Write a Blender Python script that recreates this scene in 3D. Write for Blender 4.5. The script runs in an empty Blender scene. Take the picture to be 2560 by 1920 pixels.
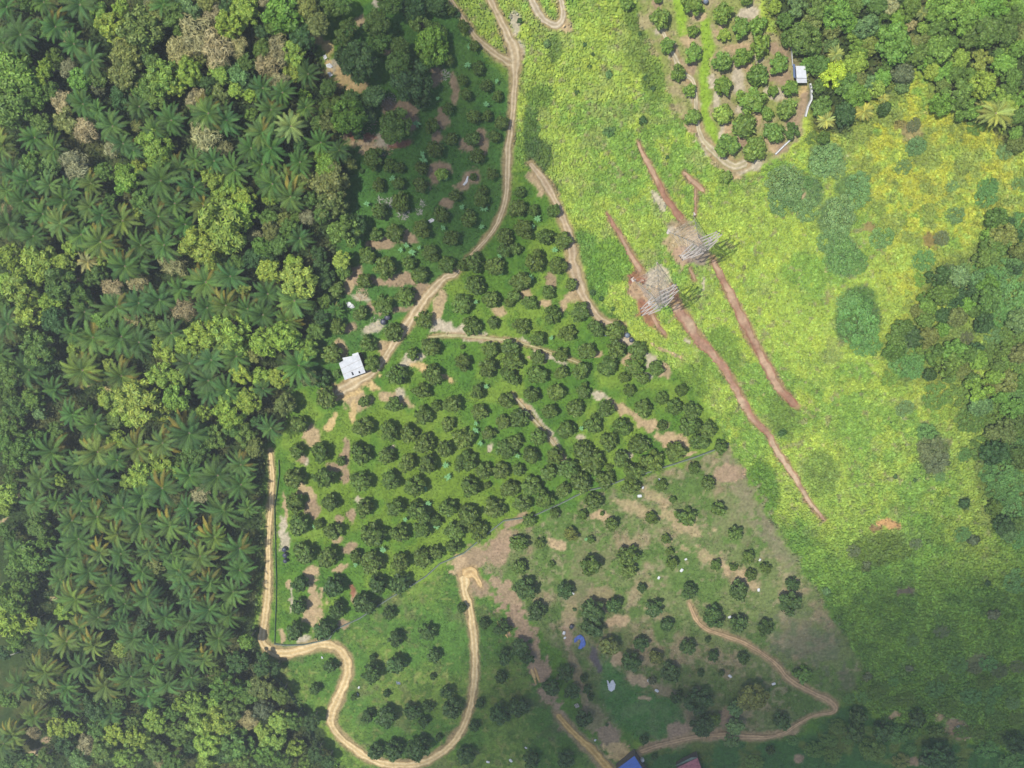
import bpy, math, random
import numpy as np
from mathutils import Matrix, Vector
R_ = random.Random(7)
rng = np.random.default_rng(11)
scene = bpy.context.scene
C = bpy.context.scene.collection

# ---------------------------------------------------------------- camera
W, H_, F = 2560.0, 1920.0, 2000.0
NADIR = (1540.0, 430.0)                     # where the plumb line under the camera meets the photo
n = Vector((NADIR[0] - W / 2, H_ / 2 - NADIR[1], -F)).normalized()
zc = -n
yc = (Vector((0, 1, 0)) - n * n.y).normalized()
xc = yc.cross(zc)
RM = Matrix((xc, yc, zc))                   # camera -> world
DC = 200.0
CAMZ = DC * abs((RM @ Vector((0, 0, -1))).z)
cz_dir = RM @ Vector((0, 0, -1))
CAMP = Vector((-cz_dir.x * DC, -cz_dir.y * DC, CAMZ))
cam_d = bpy.data.cameras.new("camera")
cam_d.sensor_fit = 'HORIZONTAL'
cam_d.sensor_width = 36.0
cam_d.lens = 36.0 * F / W
cam_d.clip_start = 1.0
cam_d.clip_end = 9000.0
cam = bpy.data.objects.new("camera", cam_d)
cam.matrix_world = Matrix.Translation(CAMP) @ RM.to_4x4()
C.objects.link(cam)
scene.camera = cam

# ---------------------------------------------------------------- sky and sun
_a = RM @ Vector(((2080 - W / 2) / F, (H_ / 2 - 720) / F, -1.0))   # shadows shrink to nothing towards this spot of the photo
SUN_EL = math.degrees(math.atan2(-_a.z, math.hypot(_a.x, _a.y)))
SUN_FROM = math.degrees(math.atan2(-_a.y, -_a.x))
w = bpy.data.worlds.new("World"); scene.world = w; w.use_nodes = True
nt = w.node_tree
bg = nt.nodes["Background"]
sky = nt.nodes.new("ShaderNodeTexSky"); sky.sky_type = 'NISHITA'; sky.sun_disc = False
sky.sun_elevation = math.radians(SUN_EL)
sky.sun_rotation = math.radians(90.0 - SUN_FROM)
sky.altitude = 100.0; sky.air_density = 1.0; sky.dust_density = 1.2
nt.links.new(sky.outputs[0], bg.inputs[0]); bg.inputs[1].default_value = 0.14
sd = Vector((math.cos(math.radians(SUN_FROM)) * math.cos(math.radians(SUN_EL)),
             math.sin(math.radians(SUN_FROM)) * math.cos(math.radians(SUN_EL)), math.sin(math.radians(SUN_EL))))
sl = bpy.data.lights.new("sun", 'SUN'); sl.energy = 4.2; sl.angle = math.radians(0.5); sl.color = (1.0, 0.955, 0.87)
so = bpy.data.objects.new("sun", sl); so.rotation_euler = sd.to_track_quat('Z', 'Y').to_euler()
so.location = (0, 0, 300); C.objects.link(so)
scene.view_settings.view_transform = 'Standard'; scene.view_settings.look = 'None'
scene.view_settings.exposure = 0.40; scene.view_settings.gamma = 1.0
try: scene.view_settings.use_curve_mapping = False
except Exception: pass
scene.render.engine = 'CYCLES'
scene.cycles.max_bounces = 6; scene.cycles.transparent_max_bounces = 24

# ---------------------------------------------------------------- helpers
RN = np.array(RM)
CP = np.array(CAMP)
def P(px, py, z=0.0):
    """point of the place at height z seen at photo coordinate px, py; also the metres per photo pixel there"""
    d = RM @ Vector(((px - W / 2) / F, (H_ / 2 - py) / F, -1.0))
    t = (z - CAMP.z) / d.z
    q = CAMP + d * t
    return q.x, q.y, t / F
def PXY(px, py, z=0.0):
    px = np.asarray(px, float); py = np.asarray(py, float)
    d = np.stack([(px - W / 2) / F, (H_ / 2 - py) / F, -np.ones_like(px)], -1) @ RN.T
    t = (z - CP[2]) / d[..., 2]
    return CP[0] + d[..., 0] * t, CP[1] + d[..., 1] * t
def TOPX(x, y, z=0.0):
    """survey grid: plan position -> reference coordinate used by the ground map"""
    v = np.stack([x - CP[0], y - CP[1], np.full_like(x, z) - CP[2]], -1) @ RN
    return W / 2 + F * v[..., 0] / -v[..., 2], H_ / 2 - F * v[..., 1] / -v[..., 2]
def lin(c):
    c = np.asarray(c, float) / 255.0
    return np.where(c <= 0.04045, c / 12.92, ((c + 0.055) / 1.055) ** 2.4)
K = 1.9                                    # light that reaches a flat surface at this exposure
def alb(c, k=1.0): return lin(c) / K * k
_tabs = {}
def noise(x, y, s, seed=0):
    if seed not in _tabs: _tabs[seed] = np.random.default_rng(1000 + seed).random((257, 257))
    T = _tabs[seed]
    u = x / s + 700.3 * 1; v = y / s + 500.7
    i = np.floor(u).astype(int); j = np.floor(v).astype(int)
    fu = u - i; fv = v - j
    fu = fu * fu * (3 - 2 * fu); fv = fv * fv * (3 - 2 * fv)
    i &= 255; j &= 255
    a = T[i, j]; b = T[i + 1, j]; c = T[i, j + 1]; d = T[i + 1, j + 1]
    return (a * (1 - fu) + b * fu) * (1 - fv) + (c * (1 - fu) + d * fu) * fv
def fbm(x, y, s, seed=0, o=4):
    r = 0; a = 1; t = 0
    for k in range(o):
        r = r + a * noise(x, y, s / 2 ** k, seed + k); t += a; a *= 0.55
    return r / t
def sstep(a, b, x):
    t = np.clip((x - a) / (b - a), 0, 1); return t * t * (3 - 2 * t)
def sdpoly(px, py, poly):
    ins = np.zeros(px.shape, bool); dm = np.full(px.shape, 1e9)
    m = len(poly)
    for k in range(m):
        x0, y0 = poly[k]; x1, y1 = poly[(k + 1) % m]
        c = ((y0 > py) != (y1 > py)) & (px < (x1 - x0) * (py - y0) / ((y1 - y0) or 1e-9) + x0)
        ins ^= c
        dx, dy = x1 - x0, y1 - y0
        t = np.clip(((px - x0) * dx + (py - y0) * dy) / (dx * dx + dy * dy + 1e-9), 0, 1)
        dm = np.minimum(dm, (px - x0 - t * dx) ** 2 + (py - y0 - t * dy) ** 2)
    dm = np.sqrt(dm)
    return np.where(ins, dm, -dm)
def sdline(px, py, pts):
    """distance to a polyline with widths: positive inside"""
    best = np.full(px.shape, -1e9)
    for k in range(len(pts) - 1):
        x0, y0, w0 = pts[k]; x1, y1, w1 = pts[k + 1]
        dx, dy = x1 - x0, y1 - y0
        t = np.clip(((px - x0) * dx + (py - y0) * dy) / (dx * dx + dy * dy + 1e-9), 0, 1)
        d = np.sqrt((px - x0 - t * dx) ** 2 + (py - y0 - t * dy) ** 2)
        best = np.maximum(best, (w0 + (w1 - w0) * t) - d)
    return best
def hgt(x, y):
    return (fbm(np.asarray(x, float), np.asarray(y, float), 38.0, 40, 3) - 0.5) * 1.6

# ---------------------------------------------------------------- the ground map (areas and lines surveyed from the photo)
FOREST_L = [(-900, -900), (830, -900), (835, -20), (800, 40), (770, 90), (800, 150), (840, 200), (895, 235), (870, 300), (850, 400), (860, 440),
            (850, 520), (840, 600), (845, 640), (820, 700), (800, 780), (780, 860), (740, 930), (720, 1060), (665, 1120), (664, 1300), (660, 1420), (640, 1560),
            (652, 1640), (700, 1690), (760, 1760), (810, 1850), (870, 1930), (900, 2700), (-900, 2700)]
FOREST_R = [(1900, -900), (1905, -40), (1950, 100), (2000, 160), (2040, 330), (2120, 330), (2200, 240), (2230, 170), (2320, 170),
            (2340, 250), (2420, 300), (2480, 320), (2540, 380), (2700, 400), (3400, 400), (3400, -900)]
FOREST_R2 = [(2470, 520), (2420, 640), (2330, 650), (2290, 760), (2200, 860), (2260, 960), (2400, 960), (2440, 1100), (2470, 1290), (2560, 1400), (3400, 1500), (3400, 480)]
LIME = [(1100, -900), (1110, -20), (1165, 80), (1245, 150), (1300, 180), (1275, 330), (1285, 410), (1350, 430), (1405, 500), (1445, 640), (1480, 740), (1555, 800), (1600, 860),
        (1680, 920), (1760, 1010), (1830, 1110), (1870, 1220), (1960, 1350), (2050, 1490), (2120, 1600), (2170, 1680), (2120, 1750), (2250, 1810), (2400, 1840), (2600, 1900), (3400, 2200), (3400, -900)]
ORCH_A = [(860, 60), (1000, -60), (1130, -30), (1230, 160), (1290, 240), (1265, 500), (1200, 620), (1120, 690), (1050, 740), (900, 880), (700, 1000), (700, 700), (850, 420)]
ORCH_TR = [(1585, -60), (1600, 60), (1650, 160), (1690, 280), (1740, 330), (1800, 420), (1870, 440), (1950, 395), (2015, 330), (2028, 220), (2000, 120), (1925, 90), (1890, -60)]
LOWER = [(1180, 1400), (1290, 1330), (1480, 1240), (1640, 1180), (1830, 1120), (1870, 1220), (1960, 1350), (2050, 1490), (2120, 1600), (2170, 1680), (2100, 1760), (1950, 1850), (1700, 1870), (1500, 1800), (1400, 1640), (1250, 1450)]
BOTTOM = [(640, 1640), (700, 1600), (860, 1560), (1000, 1470), (1180, 1400), (1300, 1560), (1420, 1800), (1560, 1920), (1600, 2600), (880, 2600), (860, 1880), (700, 1700)]
ROADS = dict(
    main=[(1205, -40, 10), (1240, 30, 10), (1268, 85, 13), (1288, 135, 17), (1288, 170, 14), (1286, 230, 9), (1280, 300, 8), (1270, 370, 9), (1268, 430, 9), (1266, 480, 8), (1256, 530, 8), (1232, 578, 6), (1198, 618, 5), (1163, 652, 5), (1138, 686, 7), (1112, 694, 10), (1078, 728, 12), (1042, 775, 13), (1012, 822, 13), (985, 860, 11), (958, 900, 10), (930, 932, 10), (885, 958, 16), (840, 985, 14)],
    side=[(1105, -40, 5), (1150, 35, 6), (1192, 95, 8), (1240, 135, 11), (1280, 160, 13)],
    hair=[(1318, -30, 9), (1345, 30, 11), (1368, 56, 10), (1392, 62, 12), (1408, 40, 9), (1402, 0, 7), (1390, -30, 7)],
    orch=[(1648, 60, 5), (1680, 130, 8), (1706, 180, 9), (1735, 210, 7), (1742, 300, 7), (1755, 345, 9), (1790, 385, 11), (1835, 415, 14), (1868, 405, 12)],
    edge=[(1325, 408, 8), (1362, 455, 11), (1392, 510, 12), (1420, 580, 13), (1432, 650, 16), (1446, 710, 17), (1462, 745, 11), (1490, 785, 10), (1518, 808, 10), (1555, 812, 8)],
    left=[(675, 1130, 6), (680, 1200, 7), (677, 1260, 7), (671, 1340, 7), (670, 1440, 9), (667, 1500, 10), (659, 1560, 10), (652, 1600, 11), (668, 1622, 14), (710, 1634, 13), (760, 1624, 13), (805, 1612, 13), (842, 1618, 13), (864, 1645, 13), (869, 1685, 13), (850, 1735, 13), (830, 1775, 13), (828, 1808, 11), (848, 1840, 11), (882, 1868, 11), (915, 1892, 12), (960, 1910, 11), (1015, 1915, 11), (1070, 1903, 11), (1118, 1872, 10), (1158, 1818, 9), (1180, 1745, 9), (1188, 1660, 10), (1183, 1580, 11), (1175, 1520, 9), (1162, 1480, 12), (1160, 1440, 16)],
    hook=[(1160, 1440, 16), (1178, 1428, 14), (1196, 1450, 9), (1203, 1468, 6)],
    base=[(1393, 1785, 8), (1435, 1832, 10), (1478, 1872, 12), (1520, 1925, 16), (1560, 2000, 18)],
    right=[(1722, 1505, 5), (1738, 1545, 6), (1765, 1572, 6), (1810, 1588, 7), (1870, 1612, 6), (1935, 1655, 7), (1975, 1700, 9), (2025, 1728, 9), (2072, 1752, 8), (2088, 1768, 8), (2080, 1782, 6), (2035, 1790, 4), (1990, 1815, 5), (1945, 1840, 6), (1880, 1845, 9), (1800, 1838, 9), (1720, 1846, 8), (1650, 1862, 8), (1600, 1880, 9)],
    mid=[(1282, 985, 2.4), (1320, 1030, 3.4), (1350, 1066, 3.4), (1385, 1110, 4.2), (1410, 1150, 3.4), (1434, 1178, 2.2)],
    across=[(1072, 842, 3), (1140, 838, 4), (1200, 843, 4), (1262, 850, 4), (1330, 864, 3), (1400, 890, 2.4), (1450, 908, 2)],
)
TRENCH = dict(
    a=[(1594, 355, 4), (1612, 395, 6), (1640, 445, 8), (1662, 490, 9), (1690, 530, 10), (1705, 550, 9)],
    b=[(1516, 530, 3), (1535, 562, 6), (1560, 606, 7), (1588, 655, 9), (1602, 680, 10)],
    c=[(1628, 785, 5), (1645, 815, 6), (1664, 836, 5)],
    d=[(1690, 760, 14), (1725, 815, 15), (1750, 850, 13), (1790, 893, 10), (1825, 945, 10), (1855, 1000, 10), (1880, 1045, 10), (1918, 1082, 8), (1945, 1130, 9), (1985, 1190, 7), (2010, 1235, 6), (2050, 1285, 5), (2062, 1300, 3)],
    e=[(1780, 650, 8), (1806, 695, 9), (1830, 745, 11), (1858, 800, 13), (1882, 850, 12), (1910, 900, 12), (1936, 950, 11), (1960, 985, 11), (1990, 1015, 10)],
    f=[(1708, 430, 5), (1735, 455, 8), (1760, 478, 5)],
    g=[(1738, 470, 4), (1738, 535, 4)],
    h=[(1722, 670, 3), (1738, 700, 4)],
)
TAN = (205, 178, 138); PINK = (180, 154, 124); PALE = (214, 200, 172); RED = (172, 118, 92); SAND = (226, 196, 138)
# soil patches: x y rx ry angle colour
PATCH = [
 (785,98,30,16,30,SAND),(815,118,18,24,-20,SAND),(836,166,26,24,0,PALE),(860,192,58,22,28,SAND),(897,218,26,22,20,SAND),(975,265,30,20,20,PINK),(1010,275,36,26,0,PINK),
 (1025,300,18,30,-20,PINK),(915,362,60,22,8,TAN),(960,350,40,22,0,PALE),(1000,358,30,14,-20,RED),(905,340,40,12,10,RED),(970,125,20,14,30,TAN),(900,50,12,14,0,TAN),(940,10,14,16,0,PALE),(1050,60,18,20,0,PINK),(1090,190,16,26,10,PINK),(1135,220,12,40,0,PINK),
 (1105,300,20,26,0,PINK),(1095,345,15,20,0,PINK),(1210,355,14,30,0,PINK),(1165,365,24,14,30,PINK),(1090,430,18,36,10,PINK),(1115,415,24,10,30,PINK),(1180,440,26,24,-40,PINK),(1155,470,18,16,0,PINK),
 (960,610,40,16,-12,PINK),(1025,595,26,14,30,PINK),(1120,510,16,12,0,PINK),(885,685,24,24,0,PINK),(935,700,50,12,10,PINK),(1010,700,46,16,0,PINK),(1055,730,26,24,-40,PINK),(870,715,16,20,0,TAN),(900,745,26,10,10,PALE),(935,770,22,12,30,PINK),(1000,770,30,8,-10,PINK),(875,820,16,14,0,PINK),(930,820,30,14,-20,PALE),(850,870,20,20,0,TAN),(960,870,20,24,-50,TAN),
 (1096,770,16,48,16,TAN),(1108,815,24,16,0,PALE),(1120,820,20,12,0,PALE),(1140,830,60,5,4,PALE),(1220,848,90,5,3,PALE),(1165,835,30,16,10,PALE),(1245,780,18,14,0,TAN),(1260,1060,8,8,0,TAN),(1030,900,40,14,-30,PALE),(1060,920,40,12,20,SAND),(1090,935,50,9,20,SAND),
 (890,1000,40,24,0,TAN),(880,970,60,20,-10,SAND),(848,985,34,24,0,SAND),(885,1030,10,30,0,SAND),(780,1090,24,26,0,TAN),(830,1055,9,30,25,SAND),(990,1000,44,18,20,TAN),(1000,985,16,16,0,PALE),(765,1150,12,12,0,PALE),(865,1120,10,26,0,PINK),(755,1145,13,12,0,PINK),
 (862,1145,12,24,0,PINK),(845,1165,24,14,0,PINK),(865,1190,12,22,0,PINK),(758,1225,14,14,0,TAN),(782,1240,10,24,-20,TAN),(785,1270,20,26,0,PINK),(785,1290,12,14,0,PINK),(710,1270,6,40,0,TAN),(705,1320,10,30,0,PALE),(900,1250,12,10,0,PALE),(845,1300,18,12,0,PINK),(880,1290,10,20,0,PINK),(715,1360,14,30,0,PALE),(840,1350,16,10,-30,TAN),(870,1370,20,14,0,PINK),(780,1430,20,18,0,TAN),(850,1420,20,8,-30,TAN),(975,1125,8,8,0,PALE),
 (785,1500,22,62,-3,TAN),(770,1545,18,24,0,TAN),(700,1590,10,22,0,TAN),(760,1600,18,9,-10,PALE),(860,1560,18,12,-30,PINK),(885,1500,10,22,0,TAN),(880,1480,9,16,0,RED),(720,1460,8,16,0,TAN),(730,1500,6,30,0,PALE),
 (1175,1400,50,30,-30,PINK),(1150,1410,30,30,0,TAN),(1240,1380,30,40,0,PINK),(1200,1470,30,30,0,PINK),(1255,1350,26,40,30,PINK),(1290,1300,40,14,-35,PINK),(1170,1430,24,16,-20,SAND),
 (1270,1500,30,60,-35,PINK),(1300,1560,30,60,-35,PINK),(1335,1640,26,70,-28,PINK),(1370,1720,18,60,-28,PINK),(1400,1790,14,50,-28,PINK),(1425,1530,22,50,10,TAN),(1420,1600,14,30,0,PINK),(1440,1680,12,50,-12,PINK),(1460,1740,12,40,-12,PINK),(1480,1790,30,40,-35,PINK),(1520,1840,34,34,0,PINK),(1488,1650,12,34,-18,(112,104,106)),
 (1500,1500,40,40,0,PINK),(1545,1555,30,18,0,TAN),(1540,1650,16,20,0,TAN),(1600,1700,34,14,20,TAN),(1660,1725,36,16,20,PINK),(1615,1750,14,6,0,TAN),(1700,1830,40,26,-20,PINK),(1640,1862,60,14,-14,PINK),(1800,1840,50,14,10,PINK),(1815,1800,16,30,0,PINK),(1960,1835,40,8,-20,TAN),(1560,1888,44,18,10,SAND),(1540,1870,34,14,0,SAND),
 (2010,1600,100,60,30,(122,128,94)),(2120,1700,24,36,0,(112,112,86)),(1870,1240,30,90,-32,(160,142,116)),(1940,1360,24,90,-34,(140,134,104)),(1820,1180,46,24,0,PINK),(1830,1300,60,60,-30,(142,142,98)),(1700,1300,60,24,20,TAN),(1580,1270,50,16,20,TAN),(1640,1240,40,14,25,TAN),(1480,1400,50,60,0,(140,138,96)),(1780,1400,90,16,25,TAN),(1850,1440,60,12,30,TAN),(1440,1480,40,40,0,(138,134,98)),(1390,1360,30,14,20,TAN),(1500,1290,30,12,10,TAN),
 (1340,450,16,24,-30,TAN),(1352,480,10,16,0,TAN),(1315,740,16,14,0,TAN),(1380,700,14,24,0,PINK),(1365,760,18,14,0,TAN),(1410,760,8,24,10,TAN),(1435,740,30,14,-20,TAN),(1560,840,30,14,30,TAN),(1570,850,24,10,20,PALE),(1375,890,50,7,25,PALE),(1340,900,30,8,20,TAN),(1490,885,16,9,0,TAN),(1570,900,16,14,0,TAN),(1630,895,14,18,0,PALE),(1615,940,20,12,0,PALE),(1660,930,16,24,-25,TAN),(1560,860,12,9,0,TAN),
 (1590,1050,110,12,36,TAN),(1690,1100,40,16,30,TAN),(1500,990,24,10,20,PALE),(1640,1060,40,12,10,TAN),(1360,1060,60,6,52,PALE),(1390,1110,46,6,52,PALE),(1420,1150,40,5,52,PALE),(1310,1010,26,8,30,TAN),(1230,1120,8,12,0,PALE),(1450,1095,14,8,0,PALE),(1570,1135,12,8,0,PALE),(1720,1135,24,6,-20,TAN),
 (1290,130,22,34,10,PALE),(1290,60,14,30,-10,PALE),(1410,62,24,18,30,TAN),(1640,10,16,14,0,PINK),(1650,80,16,16,0,PALE),(1680,130,14,24,-20,PALE),(1700,165,12,16,0,PALE),(1730,160,14,34,10,PINK),(1720,100,24,20,0,TAN),(1745,40,24,14,0,TAN),(1870,30,30,18,0,PALE),(1800,60,10,14,0,TAN),(1795,80,14,8,0,TAN),(1850,115,34,14,0,TAN),(1800,140,20,10,-30,TAN),(1895,150,14,14,0,PALE),(1845,190,18,34,0,PALE),(1865,165,26,10,0,TAN),(1785,205,9,20,0,PALE),(1790,250,10,26,-10,PALE),(1850,225,14,24,0,PALE),(1855,275,12,14,-20,PALE),(1805,320,10,24,20,PALE),(1820,315,14,20,0,TAN),(1895,290,10,24,0,TAN),(1850,355,30,16,0,PINK),(1930,120,20,16,0,PINK),(1955,140,24,22,0,PINK),(1950,190,34,24,0,PINK),(2005,225,14,20,0,SAND),(1935,235,30,18,0,PALE),(2010,260,18,40,8,PINK),(1985,300,22,16,0,PINK),(1950,370,24,14,-30,PINK),(1930,350,24,30,0,TAN),(1890,410,20,16,0,PALE),(1845,418,34,16,0,PALE),(1760,360,16,30,-30,PALE),(1728,320,20,10,30,TAN),(1730,230,12,30,0,PALE),(1740,265,12,12,0,PALE),(1835,440,20,8,0,TAN),
 (1640,690,36,24,-10,PALE),(1650,720,38,38,0,(226,208,176)),(1625,700,34,16,-20,PALE),(1600,735,24,38,-28,(200,164,134)),(1615,780,20,44,-28,RED),(1598,695,24,14,0,RED),(1640,740,26,26,0,TAN),(1660,745,24,20,0,(170,150,130)),(1688,730,8,30,-28,RED),
 (1700,565,40,16,0,(168,148,118)),(1738,600,20,44,-28,RED),(1692,602,42,38,0,TAN),(1735,595,22,34,-20,(220,196,158)),(1705,640,24,28,-28,(206,172,140)),(1745,640,34,26,0,(165,145,130)),(1682,575,20,8,25,PALE),
 (1645,500,9,30,-30,PALE),(1760,715,5,16,0,PALE),(1670,880,40,6,30,TAN),(1715,850,12,6,30,PALE),(2222,1308,27,14,12,(214,164,112)),(2190,1320,20,9,0,(150,120,85)),
 (2235,1787,12,10,0,TAN),(2390,1820,34,26,30,PINK),(2280,1900,20,12,0,PINK),(1995,1895,14,10,0,PINK),(2450,1660,40,24,0,(120,108,100)),(2265,1480,24,12,0,(120,108,95)),(2350,1790,10,20,20,TAN),
 (2010,485,8,14,0,TAN),(2170,570,14,16,0,(165,145,95)),(2330,600,26,20,0,(150,130,80)),(2245,840,28,18,0,(165,150,70)),(2430,650,14,6,-20,TAN),(2395,890,9,16,0,(170,150,110)),(2280,325,30,24,0,(170,155,105)),(2200,195,30,14,0,(180,150,90)),
 (270,975,30,5,18,SAND),(520,1025,38,5,0,SAND),(125,1020,5,22,25,SAND),(52,1220,4,24,10,TAN),(205,965,26,5,-10,TAN),(10,1300,24,4,-40,TAN),(600,1045,14,6,30,TAN),(95,1880,34,9,-20,TAN),(115,1850,16,9,-20,PINK),(530,1690,14,7,0,TAN),(130,1495,14,5,10,TAN),(200,700,20,8,0,PINK),(420,770,20,10,0,PINK),
]
LIMEB = [(2000,480,62,50,(105,140,85)),(2090,550,52,60,(108,142,85)),(2110,640,50,56,(98,136,85)),(2140,800,58,70,(80,120,65)),(2150,745,40,34,(85,125,60)),(2065,400,44,50,(112,148,85)),(2120,470,34,30,(112,148,80)),
 (2290,365,24,24,(125,140,75)),(2255,310,18,14,(150,135,80)),(2330,1130,44,50,(105,120,75)),(2315,1080,26,22,(80,120,60)),(2260,1020,20,16,(120,140,70)),(2412,1260,17,16,(80,110,60)),(2480,590,20,20,(100,115,60)),
 (1955,1085,12,12,(80,120,60)),(2165,1415,14,14,(95,105,60)),(1350,240,36,34,(115,150,60)),(1330,330,20,70,(85,125,55)),(1345,390,40,50,(85,115,55)),(1520,330,16,14,(90,130,70)),(1635,210,30,60,(120,150,60)),(1600,130,40,60,(135,160,70)),(1590,40,30,40,(120,150,60)),(1390,120,20,40,(110,140,60)),
 (1460,620,40,50,(105,150,60)),(1490,700,30,60,(110,160,60)),(1530,650,60,60,(120,165,60)),(1900,1230,50,90,(95,140,50)),(2200,1370,90,40,(105,130,50)),(1960,1030,40,70,(125,155,65)),(2050,1180,50,60,(135,165,70)),(1800,880,60,70,(130,165,65)),(1730,960,40,60,(125,160,60))]
def ground_color(px, py):
    n1 = fbm(px, py, 130, 1); n2 = fbm(px, py, 38, 9); n3 = fbm(px, py, 14, 17, 3); n4 = noise(px, py, 5, 23)
    wx = px + (n2 - .5) * 46 + (n3 - .5) * 26; wy = py + (fbm(px, py, 38, 29) - .5) * 46 + (fbm(px, py, 14, 33, 3) - .5) * 26
    def mixc(c, b, m): return c + (b - c) * m[..., None]
    col = np.zeros(px.shape + (3,)) + alb((76, 86, 50))                        # orchard base / rough grass
    g1, g2, g3 = alb((104, 146, 52)), alb((144, 172, 66)), alb((82, 128, 50))
    col[:] = g1
    col = mixc(col, g2, sstep(.45, .62, n1) * .7)
    col = mixc(col, g3, sstep(.5, .65, n2) * .6)
    m = sstep(-20, 20, sdpoly(wx, wy, [(800, 1080), (960, 1020), (1300, 1150), (1350, 1290), (1100, 1380), (830, 1420), (720, 1300)]))
    col = mixc(col, alb((126, 156, 52)), m * sstep(.38, .6, n2) * .8)
    # outside the orchards on the right: creeper
    m = sstep(-8, 8, sdpoly(wx, wy, ORCH_A))
    col = mixc(col, alb((82, 128, 60)), m * .8)
    m = sstep(-8, 8, sdpoly(wx, wy, LOWER))
    c = mixc(np.zeros_like(col) + alb((126, 142, 82)), alb((164, 150, 112)), sstep(.50, .66, n1 * .4 + n2 * .6))
    c = mixc(c, alb((104, 136, 62)), sstep(.46, .60, fbm(px, py, 60, 51)) * .85)
    c = mixc(c, alb((92, 122, 56)), sstep(.55, .68, n3) * .7); c = mixc(c, alb((176, 164, 126)), sstep(.60, .72, noise(px, py, 8, 88) * .6 + n2 * .4) * .6)
    col = mixc(col, c, m)
    m = sstep(-8, 8, sdpoly(wx, wy, BOTTOM))
    c = mixc(np.zeros_like(col) + alb((98, 140, 58)), alb((124, 154, 66)), sstep(.4, .6, n1))
    c = mixc(c, alb((128, 126, 86)), sstep(.60, .72, n2) * .5)
    c = mixc(c, alb((82, 116, 50)), sstep(.52, .66, n3) * .6); c = mixc(c, alb((158, 164, 92)), sstep(.62, .74, noise(px, py, 8, 88) * .6 + n1 * .4) * .6)
    col = mixc(col, c, m)
    m = .75 * sstep(-10, 10, sdpoly(wx, wy, [(1500, 1640), (1545, 1680), (1620, 1740), (1700, 1760), (1720, 1800), (1680, 1840), (1600, 1850), (1540, 1810), (1495, 1740)]))
    col = mixc(col, alb((78, 140, 60)), m)
    m = sstep(-10, 10, sdpoly(wx, wy, [(1600, 1900), (1700, 1860), (1960, 1850), (2080, 1800), (2120, 1760), (2250, 1810), (2600, 1900), (2700, 2700), (1600, 2700)]))
    col = mixc(col, mixc(np.zeros_like(col) + alb((76, 120, 58)), alb((112, 132, 62)), sstep(.5, .65, n2)), m)
    m = sstep(-9, 9, sdpoly(wx + (n4 - .5) * 14, wy + (n3 - .5) * 34, LIME))
    c = mixc(np.zeros_like(col) + alb((176, 202, 84)), alb((146, 184, 76)), sstep(.45, .65, n1))
    c = mixc(c, alb((190, 210, 82)), sstep(.54, .66, n2) * .7)
    c = mixc(c, alb((166, 182, 96)), sstep(.60, .72, fbm(px, py, 55, 61)) * .7)
    c = mixc(c, alb((170, 164, 112)), sstep(.62, .74, n3 * .6 + noise(px, py, 9, 77) * .4) * .7)
    yel = sstep(-60, 60, sdpoly(px, py, [(2060, 330), (2200, 160), (2350, 200), (2700, 380), (2700, 520), (2480, 560), (2380, 720), (2360, 1050), (2230, 900), (2230, 650), (2160, 480)]))
    c = mixc(c, alb((200, 204, 72)), yel * sstep(.35, .6, n2 * .5 + n3 * .5) * .95)
    c = mixc(c, alb((152, 172, 80)), yel * sstep(.50, .62, fbm(px, py, 45, 71)) * .9)
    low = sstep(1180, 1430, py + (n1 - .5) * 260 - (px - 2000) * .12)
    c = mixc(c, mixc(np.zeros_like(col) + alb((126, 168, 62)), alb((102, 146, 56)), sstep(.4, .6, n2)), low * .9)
    for (x, y, rx, ry, cc) in LIMEB:
        if rx <= 0: continue
        e = 1 - np.sqrt(((wx * .5 + px * .5 - x) / rx) ** 2 + ((wy * .5 + py * .5 - y) / ry) ** 2)
        c = mixc(c, alb(cc), sstep(-.12, .22, e) * .85)
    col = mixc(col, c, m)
    m = sstep(-5, 5, sdpoly(wx, wy, ORCH_TR))
    c = mixc(np.zeros_like(col) + alb((158, 166, 92)), alb((184, 172, 124)), sstep(.42, .58, n2))
    strip = np.maximum(sstep(-3, 4, sdline(wx * .4 + px * .6, wy * .4 + py * .6, [(1690, -40, 15), (1700, 50, 14), (1708, 100, 10)])), sstep(-3, 4, sdline(wx * .4 + px * .6, wy * .4 + py * .6, [(1755, 20, 8), (1772, 110, 15), (1762, 190, 15), (1762, 280, 12), (1785, 345, 13)])))
    c = mixc(c, alb((158, 192, 66)), strip)
    col = mixc(col, c, m)
    # soil patches
    for (x, y, rx, ry, a, cc) in PATCH:
        R = max(rx, ry) * 1.5 + 30
        sel = (np.abs(px - x) < R) & (np.abs(py - y) < R)
        if not sel.any(): continue
        X = (wx[sel] * .45 + px[sel] * .55) - x; Y = (wy[sel] * .45 + py[sel] * .55) - y
        ca, sa = math.cos(math.radians(a)), math.sin(math.radians(a))
        e = 1 - np.sqrt(((X * ca + Y * sa) / rx) ** 2 + ((-X * sa + Y * ca) / ry) ** 2)
        mm = sstep(-.12, .25, e + (n3[sel] - .5) * (.7 if max(rx, ry) < 55 else 2.2) + (n4[sel] - .5) * .25)[..., None]
        cs = alb(cc) * (0.86 + .28 * n3[sel])[..., None]
        col[sel] = col[sel] + (cs - col[sel]) * mm * (.92 if max(rx, ry) < 36 or not (x > 1380 and y > 1180 and y < 1800) else .6)
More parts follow.
